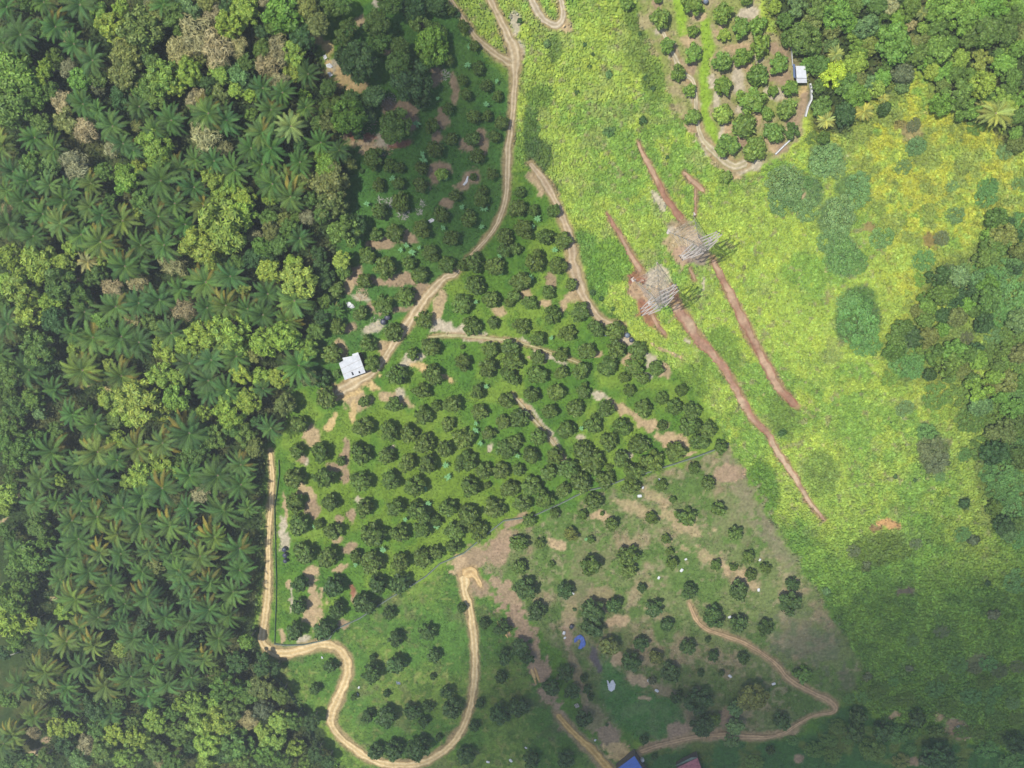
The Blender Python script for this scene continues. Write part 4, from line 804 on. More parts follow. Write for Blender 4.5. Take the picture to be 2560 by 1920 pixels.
items = D(bananas, "banana plant", "banana plant", 7.5, 10)
for it in items: it['tone'] = 'silvery green'
make_labels(items, "banana plant", "banana plant")
for it in items:
    s = P(it['x'], it['y'], 1.5)[2]; rm = it['r'] * s * 1.2
    cc = lin(np.array((120, 170, 110), float)) / K * 1.5
    plant("banana_plant", it, R_.choice(oBN), oTP, 1.4, rm, (float(cc[0]), float(cc[1]), float(cc[2]), 1), "banana plants among the fruit trees", tn='stem', cn='leaves')
print("counts", len(fruit), len(palms), len(trees), len(mounds), len(bushes), len(bananas))

# ---------------------------------------------------------------- ground cover: leaves of creeper, grass and undergrowth
def scatter(name, label, n_, dens, size, zr, asp=.55, bright=(.75, 1.2), tilt=.55, k=1.25, box=(-150, 150, -150, 120), clump=None):
    X = rng.uniform(box[0], box[1], n_ * 3); Y = rng.uniform(box[2], box[3], n_ * 3)
    px, py = TOPX(X, Y); keep = (px > -300) & (px < 2860) & (py > -260) & (py < 2200)
    X, Y, px, py = X[keep], Y[keep], px[keep], py[keep]
    d = dens(px, py, X, Y); keep = rng.random(len(X)) < d
    X, Y, px, py = X[keep][:n_], Y[keep][:n_], px[keep][:n_], py[keep][:n_]
    m = len(X); z = gz(X, Y)
    lump = fbm(X, Y, 1.6, 301, 2); lump2 = fbm(X, Y, 5.5, 311, 2)
    z = z + zr[0] + (zr[1] - zr[0]) * np.clip(lump * .6 + lump2 * .5 + rng.uniform(-.12, .12, m), 0, 1)
    N = rng.normal(size=(m, 3)) * tilt; N[:, 2] = 1
    T, B = frames(N); sz = rng.uniform(.55, 1.3, (m, 1)) * size
    V, Fq = leafarr(np.stack([X, Y, z], -1), T * sz, B * sz * asp)
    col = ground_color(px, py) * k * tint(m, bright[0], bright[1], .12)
    if clump: col *= (1 + (fbm(X, Y, clump, 401, 3) - .5) * .9)[:, None]
    o = obj(name, npmesh(name, V, Fq, np.repeat(col, 4, 0), [M_cover])); o['kind'] = 'stuff'; o['label'] = label
    print(name, m)
    return o
def roadfree(px, py):
    f = np.ones(px.shape)
    for k, pts in list(ROADS.items()) + list(TRENCH.items()):
        sel = (px > min(p[0] for p in pts) - 30) & (px < max(p[0] for p in pts) + 30) & (py > min(p[1] for p in pts) - 30) & (py < max(p[1] for p in pts) + 30)
        f[sel] = np.minimum(f[sel], 1 - sstep(-3, 1, sdline(px[sel], py[sel], pts)))
    for (x, y, rx, ry, a, cc) in PATCH:
        sel = (np.abs(px - x) < max(rx, ry)) & (np.abs(py - y) < max(rx, ry))
        if not sel.any(): continue
        ca, sa = math.cos(math.radians(a)), math.sin(math.radians(a)); X = px[sel] - x; Y = py[sel] - y
        e = 1 - np.sqrt(((X * ca + Y * sa) / rx) ** 2 + ((-X * sa + Y * ca) / ry) ** 2)
        f[sel] = np.minimum(f[sel], 1 - .9 * sstep(-.05, .15, e))
    return f
scatter("creeper_cover", "lime green creeper carpet over the open hillside", 230000,
        lambda px, py, X, Y: sstep(-6, 4, sdpoly(px + (fbm(px, py, 24, 71) - .5) * 44, py, LIME)) * (1 - sstep(-4, 4, sdpoly(px, py, ORCH_TR))) * (1 - sstep(0, 10, sdpoly(px, py, FOREST_R))) * roadfree(px, py),
        .36, (.05, .85), asp=.6, tilt=.5, k=1.25, bright=(.72, 1.22), clump=1.1)
scatter("grass", "rough grass and weeds between the fruit trees", 110000,
        lambda px, py, X, Y: (1 - sstep(-8, 0, sdpoly(px, py, LIME) )) * (1 - sstep(-4, 4, sdpoly(px, py, FOREST_L))) * roadfree(px, py) * sstep(.32, .5, fbm(px, py, 30, 81)) + sstep(0, 5, sdpoly(px, py, ORCH_TR)) * roadfree(px, py) * .5,
        .24, (.02, .4), asp=.4, tilt=.7, k=1.2, clump=1.5)
scatter("undergrowth", "dense undergrowth below the palms and trees", 90000,
        lambda px, py, X, Y: np.maximum(sstep(-4, 4, sdpoly(px, py, FOREST_L)), np.maximum(sstep(0, 8, sdpoly(px, py, FOREST_R)), .0)) * roadfree(px, py),
        .42, (.2, 2.6), asp=.5, tilt=.7, k=1.5, clump=2.5)

# ---------------------------------------------------------------- buildings
def cmat(name, c, rough=.6, spec=.3, nscale=None, namp=.12, metal=0, srgb=True, bump=0):
    a = alb(c) if srgb else c
    return mat(name, rough, spec, color=tuple(float(q) for q in a), nscale=nscale, namp=namp, metal=metal, bump=bump)
M_white = cmat("white_sheet_roof", (232, 234, 235), .45, .4, nscale=1.1, namp=.12)
M_wall = cmat("plank_wall", (120, 110, 96), .9, .1, nscale=2, namp=.2)
M_dark = cmat("dark_opening", (60, 62, 66), .8, .2)
M_blue = cmat("blue_sheet_roof", (84, 122, 205), .45, .4, nscale=.8, namp=.1)
M_rust = cmat("rusty_sheet_roof", (176, 112, 116), .7, .2, nscale=1.4, namp=.35)
M_grn = cmat("mossy_sheet", (120, 140, 126), .8, .2, nscale=1.4, namp=.25)
M_bluestrip = cmat("blue_grey_sheet", (112, 130, 165), .5, .4, nscale=1, namp=.1)
M_tank = cmat("dark_plastic_tank", (74, 78, 96), .4, .5)
M_tankb = cmat("grey_blue_tank", (128, 140, 158), .4, .5)
M_steel = cmat("galvanised_steel", (218, 206, 194), .5, .5, metal=.0)
M_net = cmat("green_netting", (84, 112, 84), .8, .2, nscale=4, namp=.25)
M_netg = cmat("grey_netting", (128, 142, 128), .8, .2, nscale=3, namp=.2)
M_post = cmat("fence_post", (150, 140, 120), .8, .2)
M_plast = cmat("white_plastic", (240, 242, 240), .5, .4, nscale=2, namp=.08)
M_dead = cmat("bleached_leaves", (210, 208, 190), .8, .1, nscale=3, namp=.2)
M_tarp = cmat("blue_tarp", (92, 124, 205), .5, .4, nscale=1.2, namp=.2)
M_conc = cmat("concrete", (196, 190, 178), .9, .1, nscale=2, namp=.12)
def corr_sheet(b, q, z, th=.05, ridges=14):
    """corrugated roof sheet over the quad q (a,b,c,d) at heights z: real ridges along a->d"""
    a, b2, c, d = [Vector((p[0], p[1], zz)) for p, zz in zip(q, z)]
    n_ = ridges * 2
    top = []
    for i in range(n_ + 1):
        u = i / n_; e = .045 if i % 2 else 0
        top.append((a + (b2 - a) * u + Vector((0, 0, e)), d + (c - d) * u + Vector((0, 0, e))))
    vs = []; fs = []
    for p, r in top: vs += [p, r, p - Vector((0, 0, th)), r - Vector((0, 0, th))]
    for i in range(n_):
        k = i * 4
        fs += [(k, k + 4, k + 5, k + 1), (k + 2, k + 3, k + 7, k + 6), (k, k + 2, k + 6, k + 4), (k + 1, k + 5, k + 7, k + 3)]
    fs += [(0, 1, 3, 2), (n_ * 4, n_ * 4 + 2, n_ * 4 + 3, n_ * 4 + 1)]
    b.add(vs, fs)
def root(name, x, y, label, cat, group=None):
    o = bpy.data.objects.new(name, None); o.location = (x, y, float(gz(x, y))); C.objects.link(o); return tag(o, label, cat, group)
def rel(pts, z, o): return [(P(px, py, z)[0] - o.location.x, P(px, py, z)[1] - o.location.y) for px, py in pts]
def lerp2(a, b, t): return (a[0] + (b[0] - a[0]) * t, a[1] + (b[1] - a[1]) * t)
# main shed
o = root("tin_shed", *P(872, 915)[:2], "white tin shed with a stepped roof beside the sandy track, oil palms on its left", "shed")
q = rel([(849, 906.5), (897, 880), (914, 931), (862, 950)], 3.0, o)
b = MB(); corr_sheet(b, [q[0], q[1], q[2], q[3]], (3.2, 3.2, 2.7, 2.7), ridges=16); rf = b.build("roof", M_white, o)
q2 = rel([(857.5, 893), (882, 888), (884, 884), (897, 879)], 3.0, o)
b = MB(); corr_sheet(b, rel([(857.5, 893.5), (881, 889), (884, 888), (860, 902)], 3.0, o), (3.12, 3.12, 3.12, 3.12), ridges=5); b.build("roof_extension", M_white, o)
qn = rel([(882, 884), (897, 879.5), (899, 886), (884, 890)], 3.0, o); b = MB(); corr_sheet(b, qn, (3.27, 3.27, 3.27, 3.27), ridges=3); b.build("roof_extension", M_white, o)
wl = rel([(852, 907), (895, 884), (911, 930), (863, 946)], 3.0, o)
b = MB(); b.prism([(x * .96, y * .96) for x, y in wl], -.2, 2.62); b.build("wall", M_wall, o)
for (x, y, w_, l_) in ((882, 933.5, .42, .85), (899, 930, .38, .55)):
    c = rel([(x, y)], 3.0, o)[0]; b = MB(); b.box((c[0], c[1], 2.86), (w_, l_, .05), math.radians(18)); b.build("roof_panel", M_dark, rf)
b = MB()
for f in (.34, .67):
    a0, a1 = lerp2(q[0], q[3], f), lerp2(q[1], q[2], f); b.bar((a0[0], a0[1], 3.26 - .5 * f), (a1[0], a1[1], 3.26 - .5 * f), .035)
b.build("sheet_seam", M_conc, rf)
# upper right shed
o = root("tin_shed", *P(2003, 187)[:2], "small white shed with a blue-grey side strip at the upper right orchard corner", "shed")
q = rel([(1989, 165), (2013, 165), (2018, 207), (1992, 207)], 2.6, o)
b = MB(); corr_sheet(b, [lerp2(q[0], q[3], 0), lerp2(q[1], q[2], 0), lerp2(q[1], q[2], .72), lerp2(q[0], q[3], .72)], (2.9, 2.9, 2.9, 2.9), ridges=9); b.build("roof", M_white, o)
b = MB(); corr_sheet(b, [lerp2(q[0], q[3], .74), lerp2(q[1], q[2], .74), q[2], q[3]], (2.75, 2.75, 2.6, 2.6), ridges=9); b.build("roof", M_white, o)
q3 = rel([(1982.5, 159), (1988, 161), (1989, 196), (1983.5, 192)], 2.5, o); b = MB(); corr_sheet(b, q3, (2.5, 2.6, 2.6, 2.5), ridges=3); b.build("side_roof", M_bluestrip, o)
b = MB(); b.prism([(x * .93, y * .93) for x, y in q], -.2, 2.5); b.build("wall", M_wall, o)
# bottom houses
o = root("house", *P(1592, 1925)[:2], "house with a blue metal roof cut off by the bottom edge", "house")
ridge = rel([(1587, 1891), (1614, 1960)], 3.4, o)
q = rel([(1587, 1890), (1608, 1922), (1640, 1970), (1560, 2020), (1546, 1921)], 3.2, o)
A_, B_, C_, D_ = rel([(1586, 1889), (1622, 1945), (1580, 1985), (1537, 1929)], 3.2, o)
mid0, mid1 = lerp2(A_, D_, .5), lerp2(B_, C_, .5)
b = MB(); corr_sheet(b, [A_, B_, C_, D_], (3.5, 3.5, 3.0, 3.0), ridges=14); b.build("roof", M_blue, o)
b = MB(); b.prism([(A_[0] * .94, A_[1] * .94), (D_[0] * .94, D_[1] * .94), (C_[0] * .94, C_[1] * .94), (B_[0] * .94, B_[1] * .94)], -.3, 2.95); b.build("wall", M_wall, o)
o = root("house", *P(1735, 1925)[:2], "house with a rusty red and green roof at the bottom edge", "house")
A_, B_, C_, D_ = rel([(1744, 1894), (1764, 1955), (1700, 1985), (1688, 1924)], 3.0, o)
b = MB(); corr_sheet(b, [A_, B_, C_, D_], (3.3, 3.3, 2.9, 2.9), ridges=14); b.build("roof", M_rust, o)
E1, E2 = rel([(1712, 1898), (1682, 1920)], 2.9, o)
b = MB(); corr_sheet(b, [lerp2(A_, D_, .3), A_, lerp2(A_, E1, .5), E2], (3.0, 3.1, 2.8, 2.7), ridges=5); b.build("side_roof", M_grn, o)
b = MB(); b.prism([(A_[0] * .93, A_[1] * .93), (D_[0] * .93, D_[1] * .93), (C_[0] * .93, C_[1] * .93), (B_[0] * .93, B_[1] * .93)], -.3, 2.75); b.build("wall", M_wall, o)

# ---------------------------------------------------------------- water tanks
def tank(px, py, rp, label, m, group, h=1.5):
    x, y, s = P(px, py, h); r = rp * s
    o = root("water_tank", x, y, label, "water tank", group)
    b = MB(); b.lathe((0, 0, -.1), [(r * .96, 0), (r, .08), (r, h * .45), (r * .97, h * .48), (r, h * .52), (r, h * .85), (r * .9, h * .95), (r * .5, h * 1.06), (r * .3, h * 1.08)], 20); bd = b.build("body", m, o)
    b = MB(); b.lathe((0, 0, h * .98), [(r * .3, 0), (r * .32, .1), (r * .26, .14)], 14); b.build("lid", m, o)
tank(957, 805.5, 7.4, "dark round water tank, the lower left of the touching pair beside the sandy track", M_tank, "paired dark water tanks by the sandy track")
tank(967, 794, 7.4, "dark round water tank, the upper right of the touching pair beside the sandy track", M_tank, "paired dark water tanks by the sandy track")
tank(1568, 839, 6.4, "grey-blue round water tank at the edge of the pylon field", M_tankb, "water tanks at the pylon field edge")
tank(1579, 851, 6.2, "dark round water tank at the edge of the pylon field", M_tank, "water tanks at the pylon field edge")
tank(1514, 838, 3.2, "tiny pale water tank between two fruit trees near the pylon field", M_tankb, "water tanks at the pylon field edge", 1.0)
tank(1765, 2, 6.4, "blue-grey water tank at the very top edge by the upper right orchard", M_tankb, None)
tank(708, 1377, 6.2, "topmost of three dark tanks in a column beside the green fence", M_tank, "three dark tanks by the green fence")
tank(710, 1391, 6.2, "middle one of three dark tanks in a column beside the green fence", M_tank, "three dark tanks by the green fence")
tank(711, 1405, 5.6, "lowest of three dark tanks in a column beside the green fence", M_tank, "three dark tanks by the green fence")
tank(1429, 1571, 5, "dark tank standing above the blue tarpaulin", M_tank, None, 1.0)
tank(1606, 1904.5, 5, "small white tank with a dark hole beside the blue roof", M_plast, None, 1.0)

# ---------------------------------------------------------------- lattice pylons
def pylon(feet, top, arm_px, label, levels=(22.5, 26.5, 30.5, 34.0), halves=(4.4, 4.4, 4.4, 3.0), Htot=36.0):
    fx = [P(*f) for f in feet]
    cx = sum(f[0] for f in fx) / len(fx); cy = sum(f[1] for f in fx) / len(fx)
    (ax, ay, _), (bx, by, _) = P(*arm_px[0], 28), P(*arm_px[1], 28)
    ang = math.atan2(by - ay, bx - ax)
    o = root("transmission_tower", cx, cy, label, "pylon", "lattice pylons in the creeper field")
    o.rotation_euler.z = ang
    bw = 3.4; waist = .85; zw = 20.0
    def half(z): return bw + (waist - bw) * min(1, z / zw) if z < zw else waist - (waist - .45) * (z - zw) / (Htot - 2 - zw)
    cor = [(-1, -1), (1, -1), (1, 1), (-1, 1)]
    for (sx, sy) in cor:
        b = MB()
        zs = [0, zw, Htot - 2, Htot]
        for i in range(3):
            h0, h1 = (half(zs[i]), half(zs[i + 1])) if i < 2 else (half(zs[2]), .06)
            b.bar((sx * h0, sy * h0, zs[i]), (sx * h1, sy * h1, zs[i + 1]), .075 if i == 0 else .07)
        b.box((sx * bw, sy * bw, -.1), (.9, .9, .7)); b.build("leg", M_steel, o)
    b = MB(); zs = [0, 5.2, 9.6, 13.3, 16.2, 18.4, 20, 22.2, 24.4, 26.6, 28.8, 31, 34]
    for i in range(len(zs) - 1):
        h0, h1 = half(zs[i]), half(zs[i + 1])
        for k in range(4):
            p, q_ = cor[k], cor[(k + 1) % 4]
            t = .024
            b.bar((p[0] * h0, p[1] * h0, zs[i]), (q_[0] * h1, q_[1] * h1, zs[i + 1]), t); b.bar((q_[0] * h0, q_[1] * h0, zs[i]), (p[0] * h1, p[1] * h1, zs[i + 1]), t)
            b.bar((p[0] * h1, p[1] * h1, zs[i + 1]), (q_[0] * h1, q_[1] * h1, zs[i + 1]), t)
    b.build("bracing", M_steel, o)
    for z, hl in zip(levels, halves):
        b = MB(); hh = half(z)
        for sg in (-1, 1):
            tip = (sg * hl, 0, z + .1)
            for sy in (-1, 1):
                b.bar((sg * hh, sy * hh, z), tip, .075); b.bar((sg * hh, sy * hh, z + 1.1), tip, .055)
                for f in (.3, .6):
                    a0 = (sg * (hh + (hl - hh) * f), sy * hh * (1 - f), z + .1 * f); a1 = (sg * (hh + (hl - hh) * f), sy * hh * (1 - f), z + 1.1 * (1 - f) + .1 * f)
                    b.bar(a0, a1, .03)
                    f2 = f - .3; b.bar(a0, (sg * (hh + (hl - hh) * f2), sy * hh * (1 - f2), z + 1.1 * (1 - f2)), .03)
            for f in (.3, .6): b.bar((sg * (hh + (hl - hh) * f), hh * (1 - f), z), (sg * (hh + (hl - hh) * f), -hh * (1 - f), z), .03)
        arm = b.build("crossarm", M_steel, o)
        if z < 33:
            for sg in (-1, 1):
                b = MB()
                for k in range(6): b.lathe((sg * hl, 0, z - .25 - k * .2), [(.05, -.1), (.14, -.03), (.14, .0), (.05, .08)], 8)
                b.build("insulator", M_tank, arm)
pylon([(1598, 705), (1652, 673), (1612, 735), (1672, 712)], None, [(1622, 790), (1692, 742)], "lattice pylon on a straw-pale pad, left one of the two in the creeper field")
pylon([(1672, 571), (1738, 551), (1708, 628), (1768, 605)], None, [(1716, 665), (1796, 613)], "lattice pylon on a brown pad, right one of the two in the creeper field")

# ---------------------------------------------------------------- fences and pipes
def fence(name, pts, label, m, h, cat, post=3.0, th=.05, capw=None):
    P3 = [P(a, b_)[:2] for a, b_ in pts]; o = root(name, *P3[0], label, cat)
    ox, oy, oz = o.location; bp = MB(); bm_ = MB()
    for i in range(len(P3) - 1):
        (x0, y0), (x1, y1) = P3[i], P3[i + 1]; L = math.hypot(x1 - x0, y1 - y0); k = max(1, int(L / post)); dx, dy = (x1 - x0) / L, (y1 - y0) / L
        for j in range(k):
            a0 = (x0 + (x1 - x0) * j / k, y0 + (y1 - y0) * j / k); a1 = (x0 + (x1 - x0) * (j + 1) / k, y0 + (y1 - y0) * (j + 1) / k)
            za, zb = float(gz(*a0)) - oz, float(gz(*a1)) - oz
            bp = MB(); bp.bar((a0[0] - ox, a0[1] - oy, za - .3), (a0[0] - ox, a0[1] - oy, za + h + .1), .045, seg=6); bp.build("post", M_post, o)
            w_ = (capw or th) / 2; nx_, ny_ = -dy * w_, dx * w_
            sag = R_.uniform(-.06, .06)
            vs = []
            for (q_, zz, s_) in ((a0, za, 0), (a1, zb, 0)):
                for sg in (-1, 1):
                    vs += [(q_[0] - ox + nx_ * sg * 1.6, q_[1] - oy + ny_ * sg * 1.6, zz), (q_[0] - ox + nx_ * sg, q_[1] - oy + ny_ * sg, zz + h + sag)]
            bm_.add(vs, [(0, 4, 5, 1), (2, 3, 7, 6), (1, 5, 7, 3), (0, 2, 6, 4), (0, 1, 3, 2), (4, 6, 7, 5)])
    bm_.build("netting", m, o)
fence("net_fence", [(697, 1150), (698, 1185), (695, 1205), (691, 1235), (686, 1268), (687, 1310), (689, 1360), (692, 1440), (690, 1510), (688, 1560), (686, 1610)], "green net fence along the right side of the shaded road", M_net, .5, "fence", th=.08, capw=.12)
FN = [(686, 1610), (715, 1613), (760, 1612), (822, 1598), (840, 1573), (900, 1545), (948, 1512), (980, 1492), (1028, 1464), (1066, 1440), (1100, 1409), (1160, 1382), (1215, 1336), (1260, 1300), (1330, 1290), (1400, 1258), (1440, 1238), (1470, 1224), (1500, 1217), (1535, 1206), (1560, 1196), (1612, 1182), (1660, 1166), (1690, 1157), (1735, 1142), (1800, 1118), (1822, 1106)]
fence("net_fence", FN, "grey low fence running diagonally across the hillside between the main and lower orchards", M_netg, .5, "fence", post=4, th=.12, capw=.22)
fence("net_fence", [(680, 1680), (726, 1728), (760, 1780), (785, 1835), (800, 1870)], "dark fence at the foot of the bottom left woodland", M_net, 1.4, "fence", th=.06)
fence("sheet_fence", [(2024, 209), (2027.5, 223), (2027.5, 249), (2019, 266), (2012.5, 292)], "white low wall bending below the small upper right shed", M_plast, .9, "fence", post=2, th=.16, capw=.3)
fence("sheet_fence", [(1975, 350), (1960, 364), (1938, 386)], "short white wall slanting below the upper right orchard", M_plast, .8, "fence", post=2, th=.14, capw=.26)
fence("sheet_fence", [(1977, 120), (1981, 165)], "thin white fence running up from the small upper right shed", M_plast, .7, "fence", post=2, th=.06, capw=.1)

# ---------------------------------------------------------------- tarpaulins, sacks, debris
def sheet_blob(name, pts, z, label, cat, m, amp=.25, seed=0, n_=26, thick=.06):
    """crumpled plastic sheet whose outline is the polygon pts"""
    P3 = [P(a, b_)[:2] for a, b_ in pts]; cx = sum(p[0] for p in P3) / len(P3); cy = sum(p[1] for p in P3) / len(P3)
    xs = np.linspace(min(p[0] for p in P3) - .1, max(p[0] for p in P3) + .1, n_); ys = np.linspace(min(p[1] for p in P3) - .1, max(p[1] for p in P3) + .1, n_)
    X, Y = np.meshgrid(xs, ys); ins = sdpoly(X, Y, P3)
    Z = (fbm(X, Y, .9, seed, 3) - .3) * amp * sstep(0, .35, ins) + z
    cells = ins > -.05; idx = {}; vs = []; fs = []
    def vid(j, i, l):
        k = (j, i, l)
        if k not in idx: idx[k] = len(vs); vs.append((X[j, i] - cx, Y[j, i] - cy, (Z[j, i] if l else z - thick)))
        return idx[k]
    fil = np.zeros((n_ - 1, n_ - 1), bool)
    for j in range(n_ - 1):
        for i in range(n_ - 1): fil[j, i] = cells[j:j + 2, i:i + 2].all()
    for j in range(n_ - 1):
        for i in range(n_ - 1):
            if not fil[j, i]: continue
            fs.append((vid(j, i, 1), vid(j, i + 1, 1), vid(j + 1, i + 1, 1), vid(j + 1, i, 1)))
            for dj, di, a, b_ in ((-1, 0, (j, i), (j, i + 1)), (1, 0, (j + 1, i + 1), (j + 1, i)), (0, -1, (j + 1, i), (j, i)), (0, 1, (j, i + 1), (j + 1, i + 1))):
                jj, ii = j + dj, i + di
                if jj < 0 or ii < 0 or jj >= n_ - 1 or ii >= n_ - 1 or not fil[jj, ii]: fs.append((vid(*a, 1), vid(*a, 0), vid(*b_, 0), vid(*b_, 1)))
    me = bpy.data.meshes.new(name); me.from_pydata(vs, [], fs); me.materials.append(m); me.update()
    o = obj(name, me, None, (cx, cy, float(gz(cx, cy)))); tag(o, label, cat); return o
sheet_blob("tarpaulin", [(1435, 1598), (1443, 1590), (1451, 1587), (1459, 1593), (1464, 1606), (1463, 1616), (1453, 1624), (1444, 1623), (1450, 1610), (1452, 1602), (1447, 1599), (1441, 1606), (1435, 1609)], .3, "arched blue tarpaulin lying beside a big dark tree in the lower orchard", "tarpaulin", M_tarp, .5, 3)
sheet_blob("plastic_heap", [(1517, 1699), (1521, 1700), (1524, 1709), (1528, 1700), (1533, 1698), (1539, 1709), (1537, 1722), (1528, 1729), (1521, 1723)], .3, "white plastic heap on the bright grass of the lower slope", "plastic sheet", M_plast, .6, 5)
sheet_blob("plastic_sheet", [(808, 140), (815, 137), (819, 145), (812, 150)], .2, "topmost of the white plastic scraps on the bare clearing, upper left", "plastic sheet", M_plast, .3, 6)
sheet_blob("plastic_sheet", [(816, 162), (825, 158), (833, 166), (828, 171), (818, 168)], .2, "middle white plastic scrap on the bare clearing, upper left", "plastic sheet", M_plast, .3, 7)
sheet_blob("plastic_sheet", [(819, 182), (826, 180), (833, 188), (826, 193)], .2, "lowest white plastic scrap on the bare clearing, upper left", "plastic sheet", M_plast, .3, 8)
sheet_blob("plastic_sheet", [(1070, 551), (1079, 546), (1086, 549), (1084, 553), (1074, 558)], .2, "white plastic sheet beside a fruit tree in the upper orchard", "plastic sheet", M_plast, .3, 9)
sheet_blob("plastic_strip", [(1156, 462), (1163, 453), (1168, 440), (1171, 441), (1169, 455), (1161, 464)], .15, "long thin white plastic strip lying on the bare soil near the track", "plastic strip", M_plast, .2, 10)
sheet_blob("plastic_sheet", [(866, 757), (874, 754), (884, 762), (888, 768), (880, 771), (870, 768)], .2, "white plastic sheet on grass left of the track, above the tanks", "plastic sheet", M_plast, .4, 11)
sheet_blob("plastic_sheet", [(1435, 1762), (1444, 1757), (1449, 1766), (1440, 1770)], .2, "pale sheet by the dark trees left of the lower pond-green grass", "plastic sheet", M_conc, .3, 12)
sheet_blob("plastic_sheet", [(990, 1702), (1000, 1705), (1004, 1711), (992, 1710)], .15, "pale blue plastic sheet on the bottom hillside between two bushes", "plastic sheet", M_tankb, .2, 13)
sacks = [(1607, 1217.5), (1599, 1238), (1648, 1198), (1714.5, 1397), (1692, 1411), (1704, 1425), (1899, 1398), (1432, 1483), (1647, 1444), (1896, 1472.5), (1824, 1541.5), (1825, 1690), (1642, 1726), (1621, 1702), (1315, 1870), (805.5, 1643.5), (897.5, 1718), (893, 1736), (1220, 1904), (1277, 1901), (1934, 1709), (2395, 1815.5), (2150, 1772), (1488, 1850), (1410, 1583), (1412, 1596)]
b = MB()
prof = [(-.5, .3, .1), (-.38, .42, .3), (0, .46, .36), (.38, .42, .3), (.5, .28, .1)]
vs = []; fs = []
for (xx, w_, hh) in prof:
    for k in range(8):
        a = math.pi * 2 * k / 8; vs.append((xx, math.cos(a) * w_ * .8, .18 + math.sin(a) * hh * .5))
for i in range(4):
    for k in range(8): fs.append((i * 8 + k, i * 8 + (k + 1) % 8, (i + 1) * 8 + (k + 1) % 8, (i + 1) * 8 + k))
fs += [tuple(range(8)), tuple(32 + k for k in range(8))[::-1]]
b.add(vs, fs); sack0 = b.build("sack", M_plast)
si = [dict(x=a, y=c_, r=3, code='W', size='small', tone='white') for a, c_ in sacks]; make_labels(si, 'sack in the grass', 'sack')
for i, (px, py) in enumerate(sacks):
    s_ = sack0 if i == 0 else sack0.copy()
    if i: C.objects.link(s_)
    x, y, s = P(px, py); s_.location = (x, y, float(gz(x, y)) + .05); s_.rotation_euler.z = R_.uniform(0, 3.1); k = R_.uniform(.7, 1.15); s_.scale = (k, k, k)
    tag(s_, si[i]['label'], "sack", "white sacks dropped on the lower slopes")
def litter(name, px, py, rp, nn, label, m, cat, ln=(.3, .9), flat=.25):
    x, y, s = P(px, py); o = root(name, x, y, label, cat); r = rp * s; b = MB()
    for _ in range(nn):
        a = R_.uniform(0, 6.28); q = r * math.sqrt(R_.random()); c = Vector((q * math.cos(a), q * math.sin(a), R_.uniform(.05, .35)))
        d = Vector((R_.gauss(0, 1), R_.gauss(0, 1), R_.gauss(0, flat))).normalized() * R_.uniform(*ln) / 2; w_ = d.cross(Vector((0, 0, 1))).normalized() * R_.uniform(.03, .1)
        b.add([c - d, c + w_ - d * .1, c + d, c - w_ + d * .1, c + Vector((0, 0, .03))], [(0, 3, 4), (3, 2, 4), (2, 1, 4), (1, 0, 4), (0, 1, 2, 3)])
    me = bpy.data.meshes.new(name); me.from_pydata(b.v, [], b.f); me.materials.append(m); me.update()
    bpy.data.objects.remove(o); o = obj(name, me, None, (x, y, float(gz(x, y)))); tag(o, label, cat); return o
litter("dead_fronds", 952, 503, 12, 30, "bleached dead banana leaves, left end of the white litter in the upper orchard", M_dead, "dead leaves", (.6, 1.6))
litter("dead_fronds", 973, 506, 12, 30, "bleached dead banana leaves beside the left end of the white litter band", M_dead, "dead leaves", (.6, 1.6))
litter("dead_fronds", 1008, 533, 16, 70, "thick heap of bleached dead leaves in the middle of the upper orchard", M_dead, "dead leaves", (.6, 1.8))
litter("dead_fronds", 995, 520, 12, 20, "thin bleached leaves above the thick heap in the upper orchard", M_dead, "dead leaves", (.5, 1.2))
litter("dead_fronds", 1048, 530, 9, 24, "bleached leaves right of the thick heap, lower clump", M_dead, "dead leaves", (.5, 1.4))
litter("dead_fronds", 1056, 509, 8, 22, "bleached leaves right of the thick heap, upper clump", M_dead, "dead leaves", (.5, 1.4))
litter("dead_fronds", 1112, 188, 14, 36, "bleached leaves on the grass strip under the big upper trees", M_dead, "dead leaves", (.5, 1.3))
litter("dead_fronds", 905, 735, 16, 50, "straw-coloured cut branches on the soil left of the track", cmat("straw", (214, 190, 150), .9, .1), "cut branches", (.8, 2.2))
litter("rubble", 972, 252, 20, 60, "pale rubble scattered on bare earth under the dark upper trees", M_conc, "rubble", (.3, .8))
litter("rubble", 940, 350, 50, 160, "pale broken branches and stones over the reddish clearing edge", cmat("pale_rubble", (220, 196, 170), .9, .1, nscale=2, namp=.3), "rubble", (.3, 1.1))
litter("rubble", 945, 812, 22, 70, "grey gravel and trash spread below the paired dark tanks", M_conc, "rubble", (.2, .6))
litter("straw_mulch", 1640, 690, 34, 90, "pale straw and spoil covering the left pylon's pad", cmat("pad_straw", (224, 208, 178), .9, .1), "straw", (.5, 1.6), .03)
litter("straw_mulch", 1706, 570, 26, 60, "pale spoil streaks on the right pylon's pad", cmat("pad_spoil", (206, 184, 150), .9, .1), "straw", (.5, 1.6), .03)
